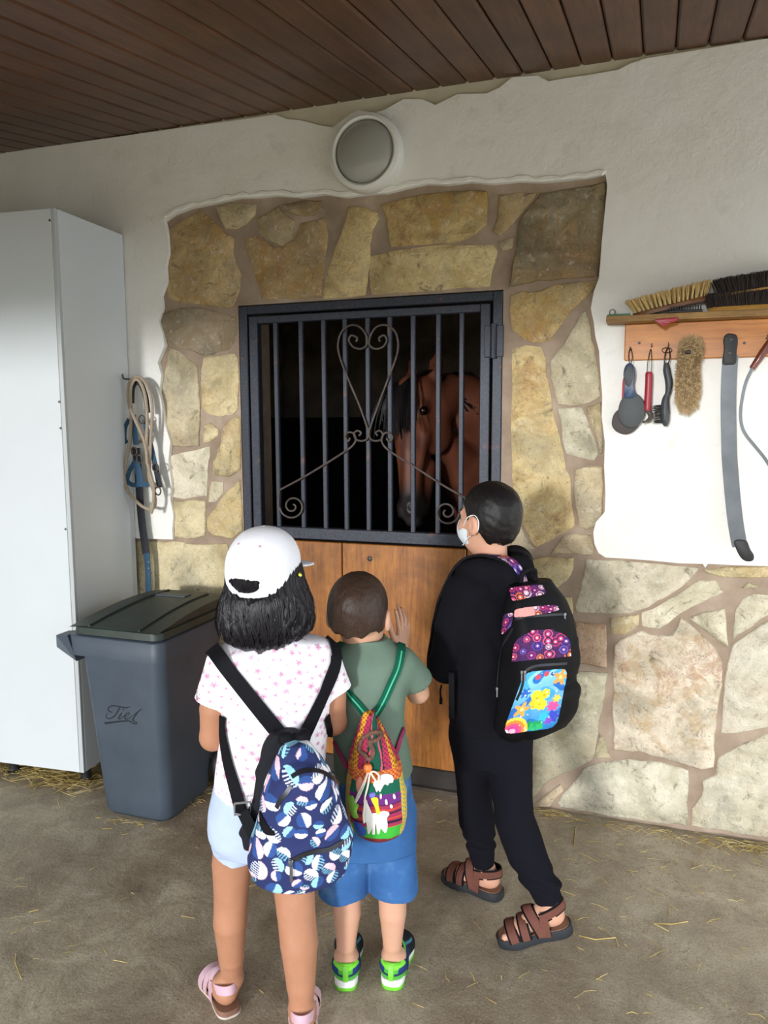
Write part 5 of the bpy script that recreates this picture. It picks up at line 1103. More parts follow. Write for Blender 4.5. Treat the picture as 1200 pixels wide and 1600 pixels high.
if h: B = MB(); B.box((-.004, -.012, -.002), (.004, .012, .004), .0015, Matrix.Translation(h[0])@Matrix.Rotation(.5, 4, 'Y')); B.build('hair_clip', simple('yellow_clip', 'd9d65a', .4), girl)
# sandals
for F, sd in ((FL, -1), (FR_, 1)):
    s_ = sole(girl, F, 'sandal', M['brown_sole'], .0, .019, 1.03); tag(s_, 'pink sandal with a brown sole'); sole(girl, F, 'outsole', simple('pale_outsole', 'c9b8ad', .7), -.0005, .006, 1.06).parent = s_
    arch(s_, F, .128, .142, .040, .026, M['pinkstrap'], hw=.042); arch(s_, F, .100, .092, .052, .022, M['pinkstrap'], hw=.038, peak=.006); arch(s_, F, .060, .070, .066, .018, M['pinkstrap'], hw=.034, peak=.022, z0=.0)
    heelstrap(s_, F, .062, .026, M['pinkstrap'], hw=.033, y=.062, back=-.006, zs=.045)
    for sx in (-1, 1): B = MB(); B.ribbon([F((sx*.035, .062, .02)), F((sx*.036, .058, .045)), F((sx*.033, .052, .070))], F.R@np.array([sx, 0, .1]), .020*F.k, .0022); B.build('strap', M['pinkstrap'], s_)

# ---- her backpack
VB = -.185
gb = thing('backpack', 'navy backpack with a pebble print and black straps, on the girl in the cap', 'backpack', tuple(G.O), G.az)
BG = SDF((-.07, -.29, .42), (.25, -.09, .84), .0020)
BG.loft(G.rows(VB, [(1152, 452, 476), (1166, 441, 490), (1200, 424, 512), (1240, 408, 528), (1280, 396, 541), (1312, 388, 548), (1345, 390, 545), (1368, 404, 530), (1383, 440, 500)], [.018, .035, .055, .068, .076, .080, .078, .066, .03]), .05, 2.4, .01)
BG.loft([(z, u_-.020, -.122, a_*.96, .022) for z, u_, v_, a_, b_ in G.rows(VB, [(1152, 452, 476), (1166, 436, 490), (1200, 420, 512), (1240, 405, 528), (1280, 396, 541), (1312, 392, 548), (1340, 400, 540)], .02)], .05, 2.4, .002)
BG.ell(G.L(475, 1262, VB-.055), (.062, .035, .095), None, .02); BG.ell(G.L(472, 1345, VB-.055), (.080, .034, .055), None, .015)
BG.disp(lambda X, Y, Z: .0042*waves(X, Y, Z, 33, 34, 5)+.0018*waves(X, Y, Z, 37, 90, 4)); gbag = BG.mesh('bag_body', M['print'], gb, pebbles)
BODY = SDF(T.lo, T.lo+T.h*(T.n-1), .004)
class Two:
    """nearest of several solids"""
    def __init__(s, *L): s.L = L; s.lo = np.min([x.lo for x in L], 0); hi = np.max([x.lo+x.h*(x.n-1) for x in L], 0); s.h = min(x.h for x in L); s.n = np.ceil((hi-s.lo)/s.h).astype(int)+1
    def sample(s, P):
        out = np.full(np.shape(P)[:-1], .2)
        for x in s.L:
            hi = x.lo+x.h*(x.n-1); ins = ((P >= x.lo) & (P <= hi)).all(-1); v = x.sample(np.clip(P, x.lo, hi-1e-6)); out = np.where(ins, np.minimum(out, v), out)
        return out
    normal = SDF.normal; hit = SDF.hit
GS = Two(T, T2, Sg)
lip_w = .036
_, PL, NL = draped(gb, G, GS, [(331, 1012), (345, 1030), (375, 1068), (405, 1106), (432, 1140), (447, 1158)], .036, .004, 'shoulder_strap', M['webbing'], .004)
_, PR, NR = draped(gb, G, GS, [(523, 1026), (521, 1042), (508, 1075), (492, 1110), (478, 1140), (470, 1156)], .034, .004, 'shoulder_strap', M['webbing'], .004)
for p_, x1_ in ((PL[0], -.078), (PR[0], .172)):
    P_, N_ = over(T, (0, .0, .90), p_[0], x1_, math.degrees(math.atan2(p_[2]-.90, -p_[1])), 210); B = MB(); B.ribbon(P_, N_, .034, .004); B.build('strap_front', M['webbing'], gb)
B = MB(); kp = G.L(459, 1166, VB+.02); B.box(tuple(kp+np.array([-.028, -.022, -.022])), tuple(kp+np.array([.028, .022, .026])), .012); 
KN = SDF(kp-.08, kp+.08, .003); KN.cap(kp+np.array([-.02, 0, .02]), kp+np.array([.004, -.012, -.022]), .018, .010, .008); KN.cap(kp+np.array([.022, 0, .02]), kp+np.array([.004, -.012, -.022]), .018, .010, .008); KN.disp(lambda X, Y, Z: .0015*waves(X, Y, Z, 3, 90, 3)); KN.mesh('strap_knot', M['webbing'], gb)
lowL = [(351, 1118), (352, 1150), (359, 1190), (368, 1225), (379, 1268)]
o_, P_, N_ = draped(gb, G, GS, lowL, [.018, .026, .030, .030, .030], .0035, 'lower_strap', M['webbing'], .006)
bp = G.L(379, 1262, -.14); B = MB(); B.tube([bp+np.array([x, -.004, z]) for x, z in ((-.018, .014), (.018, .014), (.018, -.014), (-.018, -.014), (-.018, .014))], .0028, 6); B.build('buckle', simple('steel_buckle', 'b5b8bc', .3, .8), gb)
B = MB(); B.ribbon([G.L(380, 1268, -.142), G.L(388, 1285, -.155), G.L(398, 1305, -.165)], (-.3, -1, .2), .028, .004); B.build('lower_strap', M['webbing'], gb)
draped(gb, G, Two(T, T2, Sg, BG), [(508, 1120), (514, 1150), (520, 1180), (528, 1215)], .022, .004, 'lower_strap', M['webbing'], .004)
zipm = simple('dark_zip', '26262c', .35, .4, .2, 300)
for name, pts in (('zip', [(456, 1214), (470, 1206), (490, 1204), (508, 1209), (521, 1218)]), ('zip', [(433, 1262), (438, 1250), (447, 1240), (455, 1228)]), ('zip', [(454, 1346), (472, 1336), (492, 1330), (512, 1328), (526, 1320), (536, 1314)])):
    z_, P_, N_ = draped(gb, G, BG, pts, .010, .003, name, zipm, .0005, 8)
    if pts[0][0] == 454:
        B = MB(); p = P_[0]; B.box(tuple(p+np.array([-.005, -.010, -.006])), tuple(p+np.array([.005, -.002, .008])), .002); B.box(tuple(p+np.array([-.003, -.010, -.042])), tuple(p+np.array([.004, -.007, -.006])), .001); B.build('zip_pull', simple('nickel', '8f9094', .3, .9), z_)
draped(gb, G, BG, [(407, 1268), (411, 1285), (418, 1297), (430, 1303)], [.006, .02, .02, .006], .002, 'side_pocket_edge', M['webbing'], .001)

# ================================================================ small boy
Bf = Frame(-.697, -1.15)
boy = thing('person', 'small boy in a sage green T-shirt and blue denim shorts raising his right hand', 'person', tuple(Bf.O), Bf.az)
bC, bY, bP, bS = (-.018, .0, 1.052), math.radians(-14), math.radians(4), 1.0
FL2, FR2 = Foot((-.064, -.022), (-.056, .19), .185), Foot((.062, -.022), (.108, .19), .185)
eR, wR = np.array((.142, .085, .805)), np.array((.100, .150, .905))
S = SDF((-.20, -.15, 0), (.24, .30, 1.18), .0040)
S.loft([(.955, .005, 0, .05, .045), (.93, .008, 0, .088, .055), (.88, .010, 0, .090, .064), (.8, .011, 0, .084, .070), (.7, .011, 0, .084, .073), (.6, .011, 0, .098, .08), (.52, .011, 0, .098, .075)], 0, 2.2, .03); S.cap((.004, -.002, .92), (-.014, .002, 1.02), .040, .040, .03); head(S, bC, bY, bP, bS)
S.chain([(-.045, 0, .52), (-.060, .004, .30), (-.058, -.006, .215), (-.062, -.002, .12), (-.064, .012, .075)], [.058, .041, .037, .026, .023], .02); S.chain([(.066, 0, .52), (.066, .004, .30), (.067, -.006, .215), (.066, -.002, .12), (.066, .012, .075)], [.058, .041, .037, .026, .023], .02)
foot(S, FL2, (-.064, .012, .08), .023, .018, -1); foot(S, FR2, (.068, .014, .08), .023, .018, 1)
S.chain([(.100, 0, .915), eR], [.036, .029], .03); S.chain([eR, (eR+wR)/2+np.array([.004, 0, 0]), wR], [.029, .027, .0185], .012); hand(S, wR, (.10, .06, 1), (-.75, .60, .05), 1, .72, (.10, .20, .26, .32), .17, .0)
S.chain([(-.080, 0, .915), (-.118, .03, .80)], [.036, .029], .03); S.chain([(-.118, .03, .80), (-.08, .13, .80), (-.04, .17, .83)], [.029, .027, .0185], .012); hand(S, (-.04, .17, .83), (.4, .4, .8), (.5, -.6, 0), 1, .70, (.4, .4, .4, .4))
Sb = S; S.mesh('body', M['skin_small'], boy); face_parts(boy, bC, bY, bP, bS); brows(boy, bC, bY, bP, bS, M['hair_brown']); short_hair(boy, 'hair', bC, bY, bP, bS, M['hair_brown'], .0055, -.036, 3)
T = SDF((-.20, -.16, .58), (.22, .16, .99), .0036); T.loft([(.985, .004, .0, .050, .046)]+Bf.rows(0, [(1011, 528, 622), (1024, 521, 637), (1050, 519, 640), (1090, 520, 636), (1130, 520, 634), (1170, 521, 639), (1218, 522, 646)], [.060, .072, .084, .090, .092, .096, .102]), 0, 2.25, .02)
A1 = T.like(); A1.cap((.088, 0, .912), (.134, .048, .852), .049, .047, 0); dn = np.array((.03, .035, -.075)); dn /= np.linalg.norm(dn); A1.cut(lambda X, Y, Z: (X-.133)*dn[0]+(Y-.046)*dn[1]+(Z-.852)*dn[2]-.010); A1.cap((.126, .040, .862), (.158, .078, .80), .036, .036, 0, 'sub'); T.merge(A1, .02)
A2 = T.like(); A2.cap((-.072, 0, .915), (-.112, .02, .845), .050, .048, 0); A2.cut(lambda X, Y, Z: .842-Z); T.merge(A2, .02); T.cut(lambda X, Y, Z: .622-Z+.05*(X-.01)+.003*np.sin(X*45)); T.cap((.005, .002, .97), (-.01, .004, 1.05), .044, .05, 0, 'sub'); T.disp(lambda X, Y, Z: .0036*waves(X, Y, Z*.7, 8, 24, 5)); T.mesh('t_shirt', M['sage'], boy)
B = MB(); N_ = [(.0, .0)]; ring_ = [(.004+.0495*math.cos(t), .001+.046*math.sin(t), .979+.010*math.sin(t)) for t in np.linspace(0, 2*PI, 29)[:-1]]; B.ribbon(ring_, [(math.cos(t), math.sin(t), .35) for t in np.linspace(0, 2*PI, 29)[:-1]], .012, .004, True); B.build('collar', M['sage'], boy)
T2 = SDF((-.20, -.16, .22), (.22, .17, .66), .0036); T2.loft(Bf.rows(0, [(1200, 527, 638), (1240, 523, 642), (1285, 519, 646), (1320, 514, 648)], [.090, .096, .098, .094]), 0, 2.3, .015)
T2.cap((-.050, 0, .50), (-.070, .0, .23), .070, .069, .012); T2.cap((.060, 0, .50), (.073, .0, .23), .070, .069, .012); T2.cut(lambda X, Y, Z: .276-Z+.003*np.sin(X*60+Y*40)); T2.cap((-.068, 0, .33), (-.070, 0, .2), .055, .055, 0, 'sub'); T2.cap((.071, 0, .33), (.073, 0, .2), .055, .055, 0, 'sub')
T2.disp(lambda X, Y, Z: .0036*waves(X, Y, Z, 18, 22, 5)+np.where(np.abs(Z-.298) < .0022, .0012, 0)); T2.mesh('denim_shorts', M['denim'], boy)
def sneaker(root, F, seed):
    k = F.k; lo = np.min([F((x, y, z)) for x in (-.06, .06) for y in (-.03, .22) for z in (0, .12)], 0); hi = np.max([F((x, y, z)) for x in (-.06, .06) for y in (-.03, .22) for z in (0, .12)], 0); A = SDF(lo, hi, .0024); f = lambda x, y, z: F((x, y, z))
    A.ell(f(0, .040, .045), np.array((.0375, .048, .046))*k, F.R, 0); A.cap(f(0, .05, .045), f(0, .145, .032), .037*k, .036*k, .02); A.ell(f(.001, .155, .030), np.array((.042, .046, .030))*k, F.R, .02); A.cap(f(0, .085, .075), f(0, .14, .05), .020*k, .016*k, .015)
    A.cut(lambda X, Y, Z: .016-Z); A.ell(f(0, .048, .095), np.array((.0275, .048, .040))*k, F.R, 0, 'sub')
    Ri = F.R
    def col(V):
        q = (V-F.o)@Ri/k; x, y, z = q.T; c = np.tile(np.array(srgb('1c2c52')), (len(V), 1)); c[y > .105] = np.array(srgb('15181f')); heel = y < .030; c[heel & (z > .022)] = np.array(srgb('4aa638')); c[heel & (z > .060)] = np.array(srgb('79d13c')); c[heel & (np.abs(x) > .020) & (np.abs(z-.052) < .009)] = np.array(srgb('22386e')); c[(y < .03) & (np.abs(z-.046) < .0035)] = np.array(srgb('1f2f52')); c[(np.abs(x) < .0075) & (y < .02)] = np.array(srgb('86dc3f'))
        c[(np.abs(np.abs(x)-.030-.006*np.sin(y*50)) < .0025) & (y > .05) & (y < .15) & (z > .03)] = np.array(srgb('3f7f8f')); return c
    o = A.mesh('sneaker', M['print'], root, col); tag(o, 'navy and lime sneaker with a white sole'); s1 = sole(root, F, 'midsole', M['white_rubber'], .011, .027, 1.06, .004); s1.parent = o; s2 = sole(root, F, 'outsole', M['lime'], .0, .012, 1.05); s2.parent = o
    B = MB(); pts = [f(.0285*math.cos(t), .048+.050*math.sin(t), .066+.010*math.sin(t)**2+.012*max(0, math.sin(t))) for t in np.linspace(0, 2*PI, 33)[:-1]]; B.tube(pts+[pts[0]], .0042, 8, False); B.build('shoe_collar', M['lime'], o)
    B = MB(); B.ribbon([f(0, -.0075, .024), f(0, -.010, .045), f(0, -.004, .066), f(0, .004, .078)], Ri@np.array([0, -1, .2]), .013, .002); B.build('pull_tab', M['lime'], o)
    for j in range(3): arch(o, F, .098+.016*j, .102+.016*j, .074-.012*j-.018, .005, M['black_nylon'], 'lace', .020, .018, .002, 9)
sneaker(boy, FL2, 1); sneaker(boy, FR2, 2)

# ---- his woven drawstring bag
wb = thing('drawstring_bag', 'woven drawstring bag in bright bands with white animal figures, on the small boy', 'backpack', tuple(Bf.O), Bf.az); VW = -.150
WB = SDF((-.10, -.27, .44), (.14, -.05, .85), .0020)
WB.loft(Bf.rows(VW, [(1113, 570, 585), (1130, 563, 593), (1160, 553, 609), (1200, 544, 627), (1240, 541, 635), (1275, 545, 635), (1296, 556, 627), (1307, 575, 608)], [.014, .030, .048, .062, .070, .070, .056, .03]), 0, 2.2, .01)
WB.disp(lambda X, Y, Z: .0030*np.sin(np.arctan2(X-.02, -(Y+.13))*9+Z*6)*np.clip((Z-.66)/.08, 0, 1)+.0022*waves(X, Y, Z, 44, 60, 4))
zz = lambda py: Bf.L(590, py, VW-.06)[2]; zA = [zz(p) for p in (1308, 1290, 1272, 1255, 1240, 1222, 1205)]
def woven(V):
    x, y, z = V.T; a = np.arctan2(x-.02, -(y+.14)); zt = z+.012*x; c = np.tile(np.array(srgb('a8322f')), (len(V), 1)); st = np.sin(a*22)*np.sin(z*420)
    mot = np.sin(x*620)*np.sin(z*620)
    up = zt > zA[6]; m1 = up & (np.abs(a) < .34); c[up] = np.array(srgb('b4324c')); c[up & (mot > .2)] = np.array(srgb('6e1f4c')); yb = up & (np.abs(np.abs(a)-.95) < .30); c[yb] = np.array(srgb('d99a2b')); c[yb & (mot > .15)] = np.array(srgb('8c4a1c')); c[m1] = np.array(srgb('0f4f3d')); c[m1 & (np.abs(np.abs(a)-.2-.06*np.sin(z*70)) < .035)] = np.array(srgb('e0506e')); c[m1 & (np.abs(np.abs(a)-.30) < .02)] = np.array(srgb('17161a'))
    b1 = (zt <= zA[6]) & (zt > zA[5]); c[b1] = np.array(srgb('b5462f')); c[b1 & (mot > .1)] = np.array(srgb('d98a3a'))
    b2 = (zt <= zA[5]) & (zt > zA[4]); c[b2] = np.array(srgb('0e5a45')); b3 = (zt <= zA[4]) & (zt > zA[3]); c[b3] = np.array(srgb('6b2a7a'))
    b4 = (zt <= zA[3]) & (zt > zA[1]); c[b4] = np.array(srgb('9c2f55')); k = np.floor(zt/.0045).astype(int) % 5; c[b4 & (k == 1)] = np.array(srgb('2a1230')); c[b4 & (k == 3)] = np.array(srgb('c94a2a'))
    c[zt <= zA[1]] = np.array(srgb('3fae3a')); c[zt <= zA[0]-.002] = np.array(srgb('7a2c34')); lf = (a < -.9) & (zt < zA[5]); c[lf] = np.array(srgb('e07a4a')); c[lf & (mot > .1)] = np.array(srgb('7fc24a')); rf = (a > .85) & (zt < zA[5]); c[rf] = np.array(srgb('d9b23a')); c[rf & (mot > .4)] = np.array(srgb('2a9c94')); return c
WB.mesh('bag_body', M['print'], wb, woven)
def applique(name, m, polys, off=.0025, lab=None):
    B = MB(); root = wb
    for pts in polys:
        Q = spline([(a, b, 0) for a, b in pts], 3, True); c0 = np.mean([q[:2] for q in Q], 0); H = [pxray(Bf, WB, *(c0+(q[:2]-c0)), off) for q in Q]; hc = pxray(Bf, WB, *c0, off+.003)
        if any(h is None for h in H) or hc is None: continue
        Hm = [pxray(Bf, WB, *(c0+(q[:2]-c0)*.6), off+.003) for q in Q]; n = len(H); V = [h[0]-h[1]*.003 for h in H]+[h[0] for h in H]+[(h or hc)[0] for h in Hm]+[hc[0]]
        F = [(i, (i+1) % n, n+(i+1) % n, n+i) for i in range(n)]+[(n+i, n+(i+1) % n, 2*n+(i+1) % n, 2*n+i) for i in range(n)]+[(2*n+i, 2*n+(i+1) % n, 3*n) for i in range(n)]; B.add(V, F)
    o = B.build(name, m, root); return tag(o, lab) if lab else o
def P5(pts): return [(500+x/3.4045, 860+y/3.4043) for x, y in pts]
wht = cloth('white_felt', 'f0ece4', .95, .03, .3, 300)
applique('llama_figure', wht, [P5([(232, 1330), (245, 1325), (252, 1340), (250, 1375), (262, 1395), (300, 1395), (335, 1385), (362, 1390), (366, 1405), (355, 1420), (358, 1465), (352, 1495), (340, 1495), (336, 1460), (325, 1455), (318, 1500), (305, 1500), (303, 1455), (292, 1455), (292, 1505), (278, 1505), (275, 1460), (265, 1500), (255, 1500), (248, 1450), (235, 1430), (238, 1380)])], lab='white llama figure sewn on')
applique('sheep_figure', wht, [P5([(290, 1225), (310, 1222), (320, 1195), (345, 1187), (375, 1192), (388, 1210), (385, 1235), (368, 1235), (360, 1250), (345, 1240), (330, 1262), (318, 1285), (308, 1270), (300, 1285), (292, 1262), (283, 1245)])], lab='white sheep figure sewn on')
applique('ribbon_figure', simple('yellow_felt', 'e3dd2b', .9), [P5([(272, 1318), (305, 1315), (312, 1350), (320, 1400), (310, 1412), (300, 1395), (290, 1360)])]); applique('flower_figure', simple('lime_felt', '8fce4e', .9), [P5([(150, 1310), (175, 1305), (190, 1340), (205, 1355), (195, 1390), (205, 1420), (180, 1420), (165, 1380), (158, 1340)])]); applique('face_figure', simple('salmon_felt', 'e08a70', .9), [P5([(195, 1225), (212, 1202), (225, 1215), (222, 1260), (208, 1292), (195, 1265)])]); applique('bird_figure', simple('blue_felt', '2a4aa0', .9), [P5([(185, 1440), (215, 1455), (240, 1480), (245, 1510), (215, 1512), (190, 1480)])]); applique('tag_figure', simple('violet_felt', '6f74c4', .9), [P5([(262, 1295), (280, 1285), (295, 1292), (290, 1310), (270, 1316)])])
for pts in ([(318, 1295), (328, 1295), (326, 1320), (318, 1318)], [(345, 1330), (355, 1322), (358, 1350), (348, 1350)], [(372, 1352), (382, 1350), (382, 1368), (374, 1370)], [(388, 1298), (396, 1296), (398, 1318), (390, 1320)]): applique('stitch_mark', wht, [P5(pts)])
bd = pxray(Bf, WB, 578, 1198, .012); B = MB(); B.lathe([(.002, -.011), (.008, -.009), (.0115, 0), (.008, .009), (.002, .011)], 16, Matrix.Translation(bd[0])); B.build('bead', simple('orange_bead', 'e8782c', .35), wb)
cordm = simple('white_cord', 'ddd3c4', .9, 0, .1, 200)
for k, pts in enumerate(([(578, 1203), (570, 1225), (562, 1245), (558, 1252), (563, 1235), (576, 1210), (582, 1208)], [(580, 1203), (588, 1218), (590, 1208), (582, 1206), (575, 1230), (570, 1262), (571, 1282)])):
    Q = [pxray(Bf, WB, q[0], q[1], .007+.004*k) for q in spline([(a, b, 0) for a, b in pts], 5)]; B = MB(); B.tube([q[0] for q in Q if q], .0024, 7); B.build('cord', cordm, wb)
mouth = simple('dark_striped_lining', '22262e', .9, 0, .3, 60); Q = spline([(a, b, 0) for a, b in P5([(225, 1000), (250, 985), (290, 965), (322, 975), (300, 1005), (265, 1020), (280, 1050), (282, 1085), (262, 1108), (245, 1090), (212, 1062), (218, 1020)])], 4, True); Q = [pxray(Bf, WB, q[0], q[1], .004) for q in Q]
B = MB(); B.tube([q[0] for q in Q if q], .0055, 7); tag(B.build('gathered_mouth', simple('brown_striped_trim', '6b4a3c', .9, 0, .4, 120), wb), 'puckered striped mouth of the bag')
WS = Two(T, WB); green = vcol('green_woven_strap', .85, .2, 500)
greenm = cloth('dark_green_woven_band', '0f5a44', .85, .2, .3, 500); pinkm = cloth('pink_dark_cord', '8c3a58', .9, .3, .3, 400)
tops = []
for pts in ([(531, 1042), (533, 1062), (545, 1082), (560, 1100), (572, 1116)], [(626, 1020), (621, 1042), (610, 1068), (598, 1095), (586, 1116)]):
    o_, P_, N_ = draped(wb, Bf, T, pts, .021, .004, 'shoulder_strap', greenm, .003); tops.append(P_[0]); B = MB(); B.ribbon([p+n*.004 for p, n in zip(P_, N_)], N_, .004, .0012); tag(B.build('stripe', simple('mint_stripe', '4fb08c', .8), o_), None)
for p_, x1_ in ((tops[1], .100), (tops[0], -.084)):
    P_, N_ = over(T, (0, .0, .85), p_[0], x1_, math.degrees(math.atan2(p_[2]-.85, -p_[1])), 215); B = MB(); B.ribbon(P_, N_, .020, .004); B.build('strap_front', greenm, wb)
draped(wb, Bf, T, [(629, 1138), (624, 1152), (619, 1170), (614, 1180)], .013, .004, 'lower_cord', pinkm, .003); draped(wb, Bf, T, [(524, 1158), (532, 1175), (540, 1190), (545, 1200)], .013, .004, 'lower_cord', pinkm, .003)
# ================================================================ taller boy in black
Kf = Frame(-.43, -.74); KY = math.radians(48); KF = np.array([-math.sin(KY), math.cos(KY), 0]); KR = np.array([math.cos(KY), math.sin(KY), 0])
tall = thing('person', 'taller boy in a black hoodie, black trousers, brown sandals and a face mask', 'person', tuple(Kf.O), Kf.az)
kC, kY, kP, kS = (-.026, .0, 1.262), math.radians(50), math.radians(3), 1.0
TC = np.array([-.014, .0, 0])
def tp(r, f, z): return TC+KR*r+KF*f+np.array([0, 0, z])
FF = Foot((.018, .085), (-.170, .180), .200); FN = Foot((.222, -.135), (.03, -.150), .200, -.26, .062)
aF, aN = np.array((-.035, .112, .120)), np.array((.170, -.132, .155))
S = SDF((-.30, -.30, 0), (.32, .36, 1.40), .0045)
S.loft([(z, TC[0], TC[1], a, b) for z, a, b in ((1.12, .05, .05), (1.085, .10, .06), (1.03, .115, .072), (.92, .11, .08), (.8, .10, .078), (.7, .105, .082), (.62, .112, .088), (.55, .105, .08))], KY, 2.2, .03); S.cap(tp(0, -.005, 1.09), (-.022, 0, 1.22), .047, .045, .03); head(S, kC, kY, kP, kS)
S.chain([(.028, .0, .58), (.048, -.045, .46), (.060, -.078, .37), (.098, -.100, .27), aN], [.066, .052, .046, .042, .027], .02); S.chain([(-.062, -.005, .58), (-.060, .040, .46), (-.062, .060, .37), (-.056, .076, .27), aF], [.066, .052, .046, .042, .027], .02)
foot(S, FF, aF, .027, .028, -1); foot(S, FN, aN, .027, .028, 1)
shl, shr = tp(-.118, 0, 1.055), tp(.118, 0, 1.055); el, er = np.array((-.150, -.050, .822)), np.array((.085, .135, .83)); wl, wr = np.array((-.190, .115, .800)), np.array((-.085, .215, .81))
S.chain([shl, el], [.042, .034], .03); S.chain([el, wl], [.034, .023], .01); S.chain([shr, er], [.042, .034], .03); S.chain([er, wr], [.034, .023], .01)
hand(S, wl, (.25, .8, .25), (.8, -.3, .3), 1, .8, (.5, .5, .5, .5)); hand(S, wr, (-.7, .6, .2), (-.3, -.6, .6), -1, .8, (.5, .5, .5, .5))
S.mesh('body', M['skin_big'], tall); face_parts(tall, kC, kY, kP, kS); brows(tall, kC, kY, kP, kS, M['hair_dark']); short_hair(tall, 'hair', kC, kY, kP, kS, M['hair_dark'], .0065, -.068, 9); Sk = S
# hoodie
T = SDF((-.30, -.30, .58), (.28, .34, 1.22), .0042); T.loft([(z, TC[0], TC[1], a, b) for z, a, b in ((1.135, .070, .062), (1.095, .122, .080), (1.04, .138, .094), (.93, .134, .102), (.8, .132, .106), (.70, .134, .108), (.63, .128, .104))], KY, 2.3, .03)
T.chain([shl+np.array([0.004, .004, 0]), (el+shl)/2+np.array([-.006, 0, 0]), el], [.060, .054, .050], .03); T.chain([el, (el+wl)/2, wl-(wl-el)*.08], [.050, .044, .034], .015); T.chain([shr, er], [.060, .05], .03); T.chain([er, wr-(wr-er)*.08], [.05, .034], .015)
T.chain([tp(-.082, .035, 1.115), tp(-.080, -.030, 1.125), tp(-.030, -.078, 1.118), tp(.035, -.080, 1.122), tp(.082, -.025, 1.135), tp(.075, .045, 1.115), tp(0, .085, 1.08)], [.026, .034, .042, .042, .034, .026, .022], .02); T.chain([tp(-.03, -.085, 1.09), tp(0, -.095, 1.04), tp(.03, -.085, 1.09)], [.035, .03, .035], .03)
T.cap(tp(0, 0, 1.10), tp(-.002, .02, 1.22), .050, .062, 0, 'sub'); T.cut(lambda X, Y, Z: .625-Z+.0*X); T.disp(lambda X, Y, Z: .0060*waves(X, Y, Z, 51, 22, 5)+.0034*waves(X, Y, Z, 52, 46, 4)); T.mesh('hoodie', M['black_cloth'], tall); Tk = T
B = MB(); q = spline([tp(-.04, .092, 1.09), tp(-.045, .11, 1.03), tp(-.05, .115, .97)], 5); B.tube(q, .0028, 7); B.build('drawcord', M['black_nylon'], tall)
B = MB(); p0 = Kf.L(690, 1070, .03); B.tube(spline([p0, p0+np.array([-.004, .0, -.02]), p0+np.array([-.002, 0, -.045])], 5), .003, 7); B.tube([p0+np.array([-.002, 0, -.042]), p0+np.array([-.002, 0, -.062])], .005, 7); B.build('waist_toggle', M['black_nylon'], tall)
# trousers
T3 = SDF((-.28, -.28, .05), (.32, .28, .74), .0042); T3.loft([(z, TC[0], TC[1], a, b) for z, a, b in ((.72, .118, .098), (.64, .126, .106), (.57, .120, .102), (.52, .10, .085))], KY, 2.3, .03)
T3.chain([(.030, -.004, .59), (.050, -.048, .46), (.060, -.078, .37), (.098, -.100, .27), (.150, -.125, .185), (.166, -.130, .135)], [.082, .066, .059, .056, .047, .037], .025); T3.chain([(-.060, -.006, .59), (-.060, .042, .46), (-.062, .062, .37), (-.058, .078, .27), (-.042, .100, .17), (-.035, .108, .115)], [.080, .064, .058, .054, .048, .038], .025)
T3.cut(lambda X, Y, Z: np.where(X > .06, .132-Z+.25*(X-.165), .098-Z)); T3.cap((.166, -.130, .138), (.171, -.132, .08), .027, .027, 0, 'sub'); T3.cap(aF+np.array([0, 0, .02]), aF-np.array([0, 0, .06]), .028, .028, 0, 'sub')
def bunch(X, Y, Z):
    near = np.where(X > .06, np.clip(1-np.abs(Z-.205)/.06, 0, 1), np.clip(1-np.abs(Z-.19)/.06, 0, 1)); return .0050*near*np.sin(Z*150+X*50+Y*30)*np.clip((Z-.13)/.04, 0, 1)+.0048*waves(X, Y, Z, 61, 20, 5)*np.clip((Z-.12)/.1, 0, 1)
T3.disp(bunch); T3.mesh('trousers', M['black_trouser'], tall)
# mask
Tk_, Hk = hframe(kC, kY, kP, kS); mc = np.array(kC); SM = SDF(mc-.14, mc+.14, .003); SM.ell(Tk_((0, .034, -.045)), np.array((.062, .070, .052))*kS, Hk, 0); SM.ell(Tk_((0, .07, -.03)), np.array((.028, .042, .035))*kS, Hk, .03)
def mk(X, Y, Z):
    P = [X-mc[0], Y-mc[1], Z-mc[2]]; x, y, z = [sum(Hk[j, i]*P[j] for j in range(3)) for i in range(3)]; return np.maximum(np.maximum(.030-y, z+.012-.0*x), -.098-z)
SM.cut(mk); SM.ell(Tk_((0, .030, -.045)), np.array((.058, .066, .050))*kS, Hk, 0, 'sub'); mask = SM.mesh('face_mask', simple('pale_mask', 'd5dde2', .85, 0, .04), tall)
for s_ in (-1, 1):
    B = MB(); B.tube(spline([Tk_((s_*.056, .050, -.022)), Tk_((s_*.072, .022, .008)), Tk_((s_*.079, -.012, .020)), Tk_((s_*.078, -.028, .0)), Tk_((s_*.076, -.020, -.030)), Tk_((s_*.070, .015, -.050)), Tk_((s_*.050, .055, -.082))], 5), .0015, 6); B.build('ear_loop', simple('white_elastic', 'eeeeee', .8), mask)
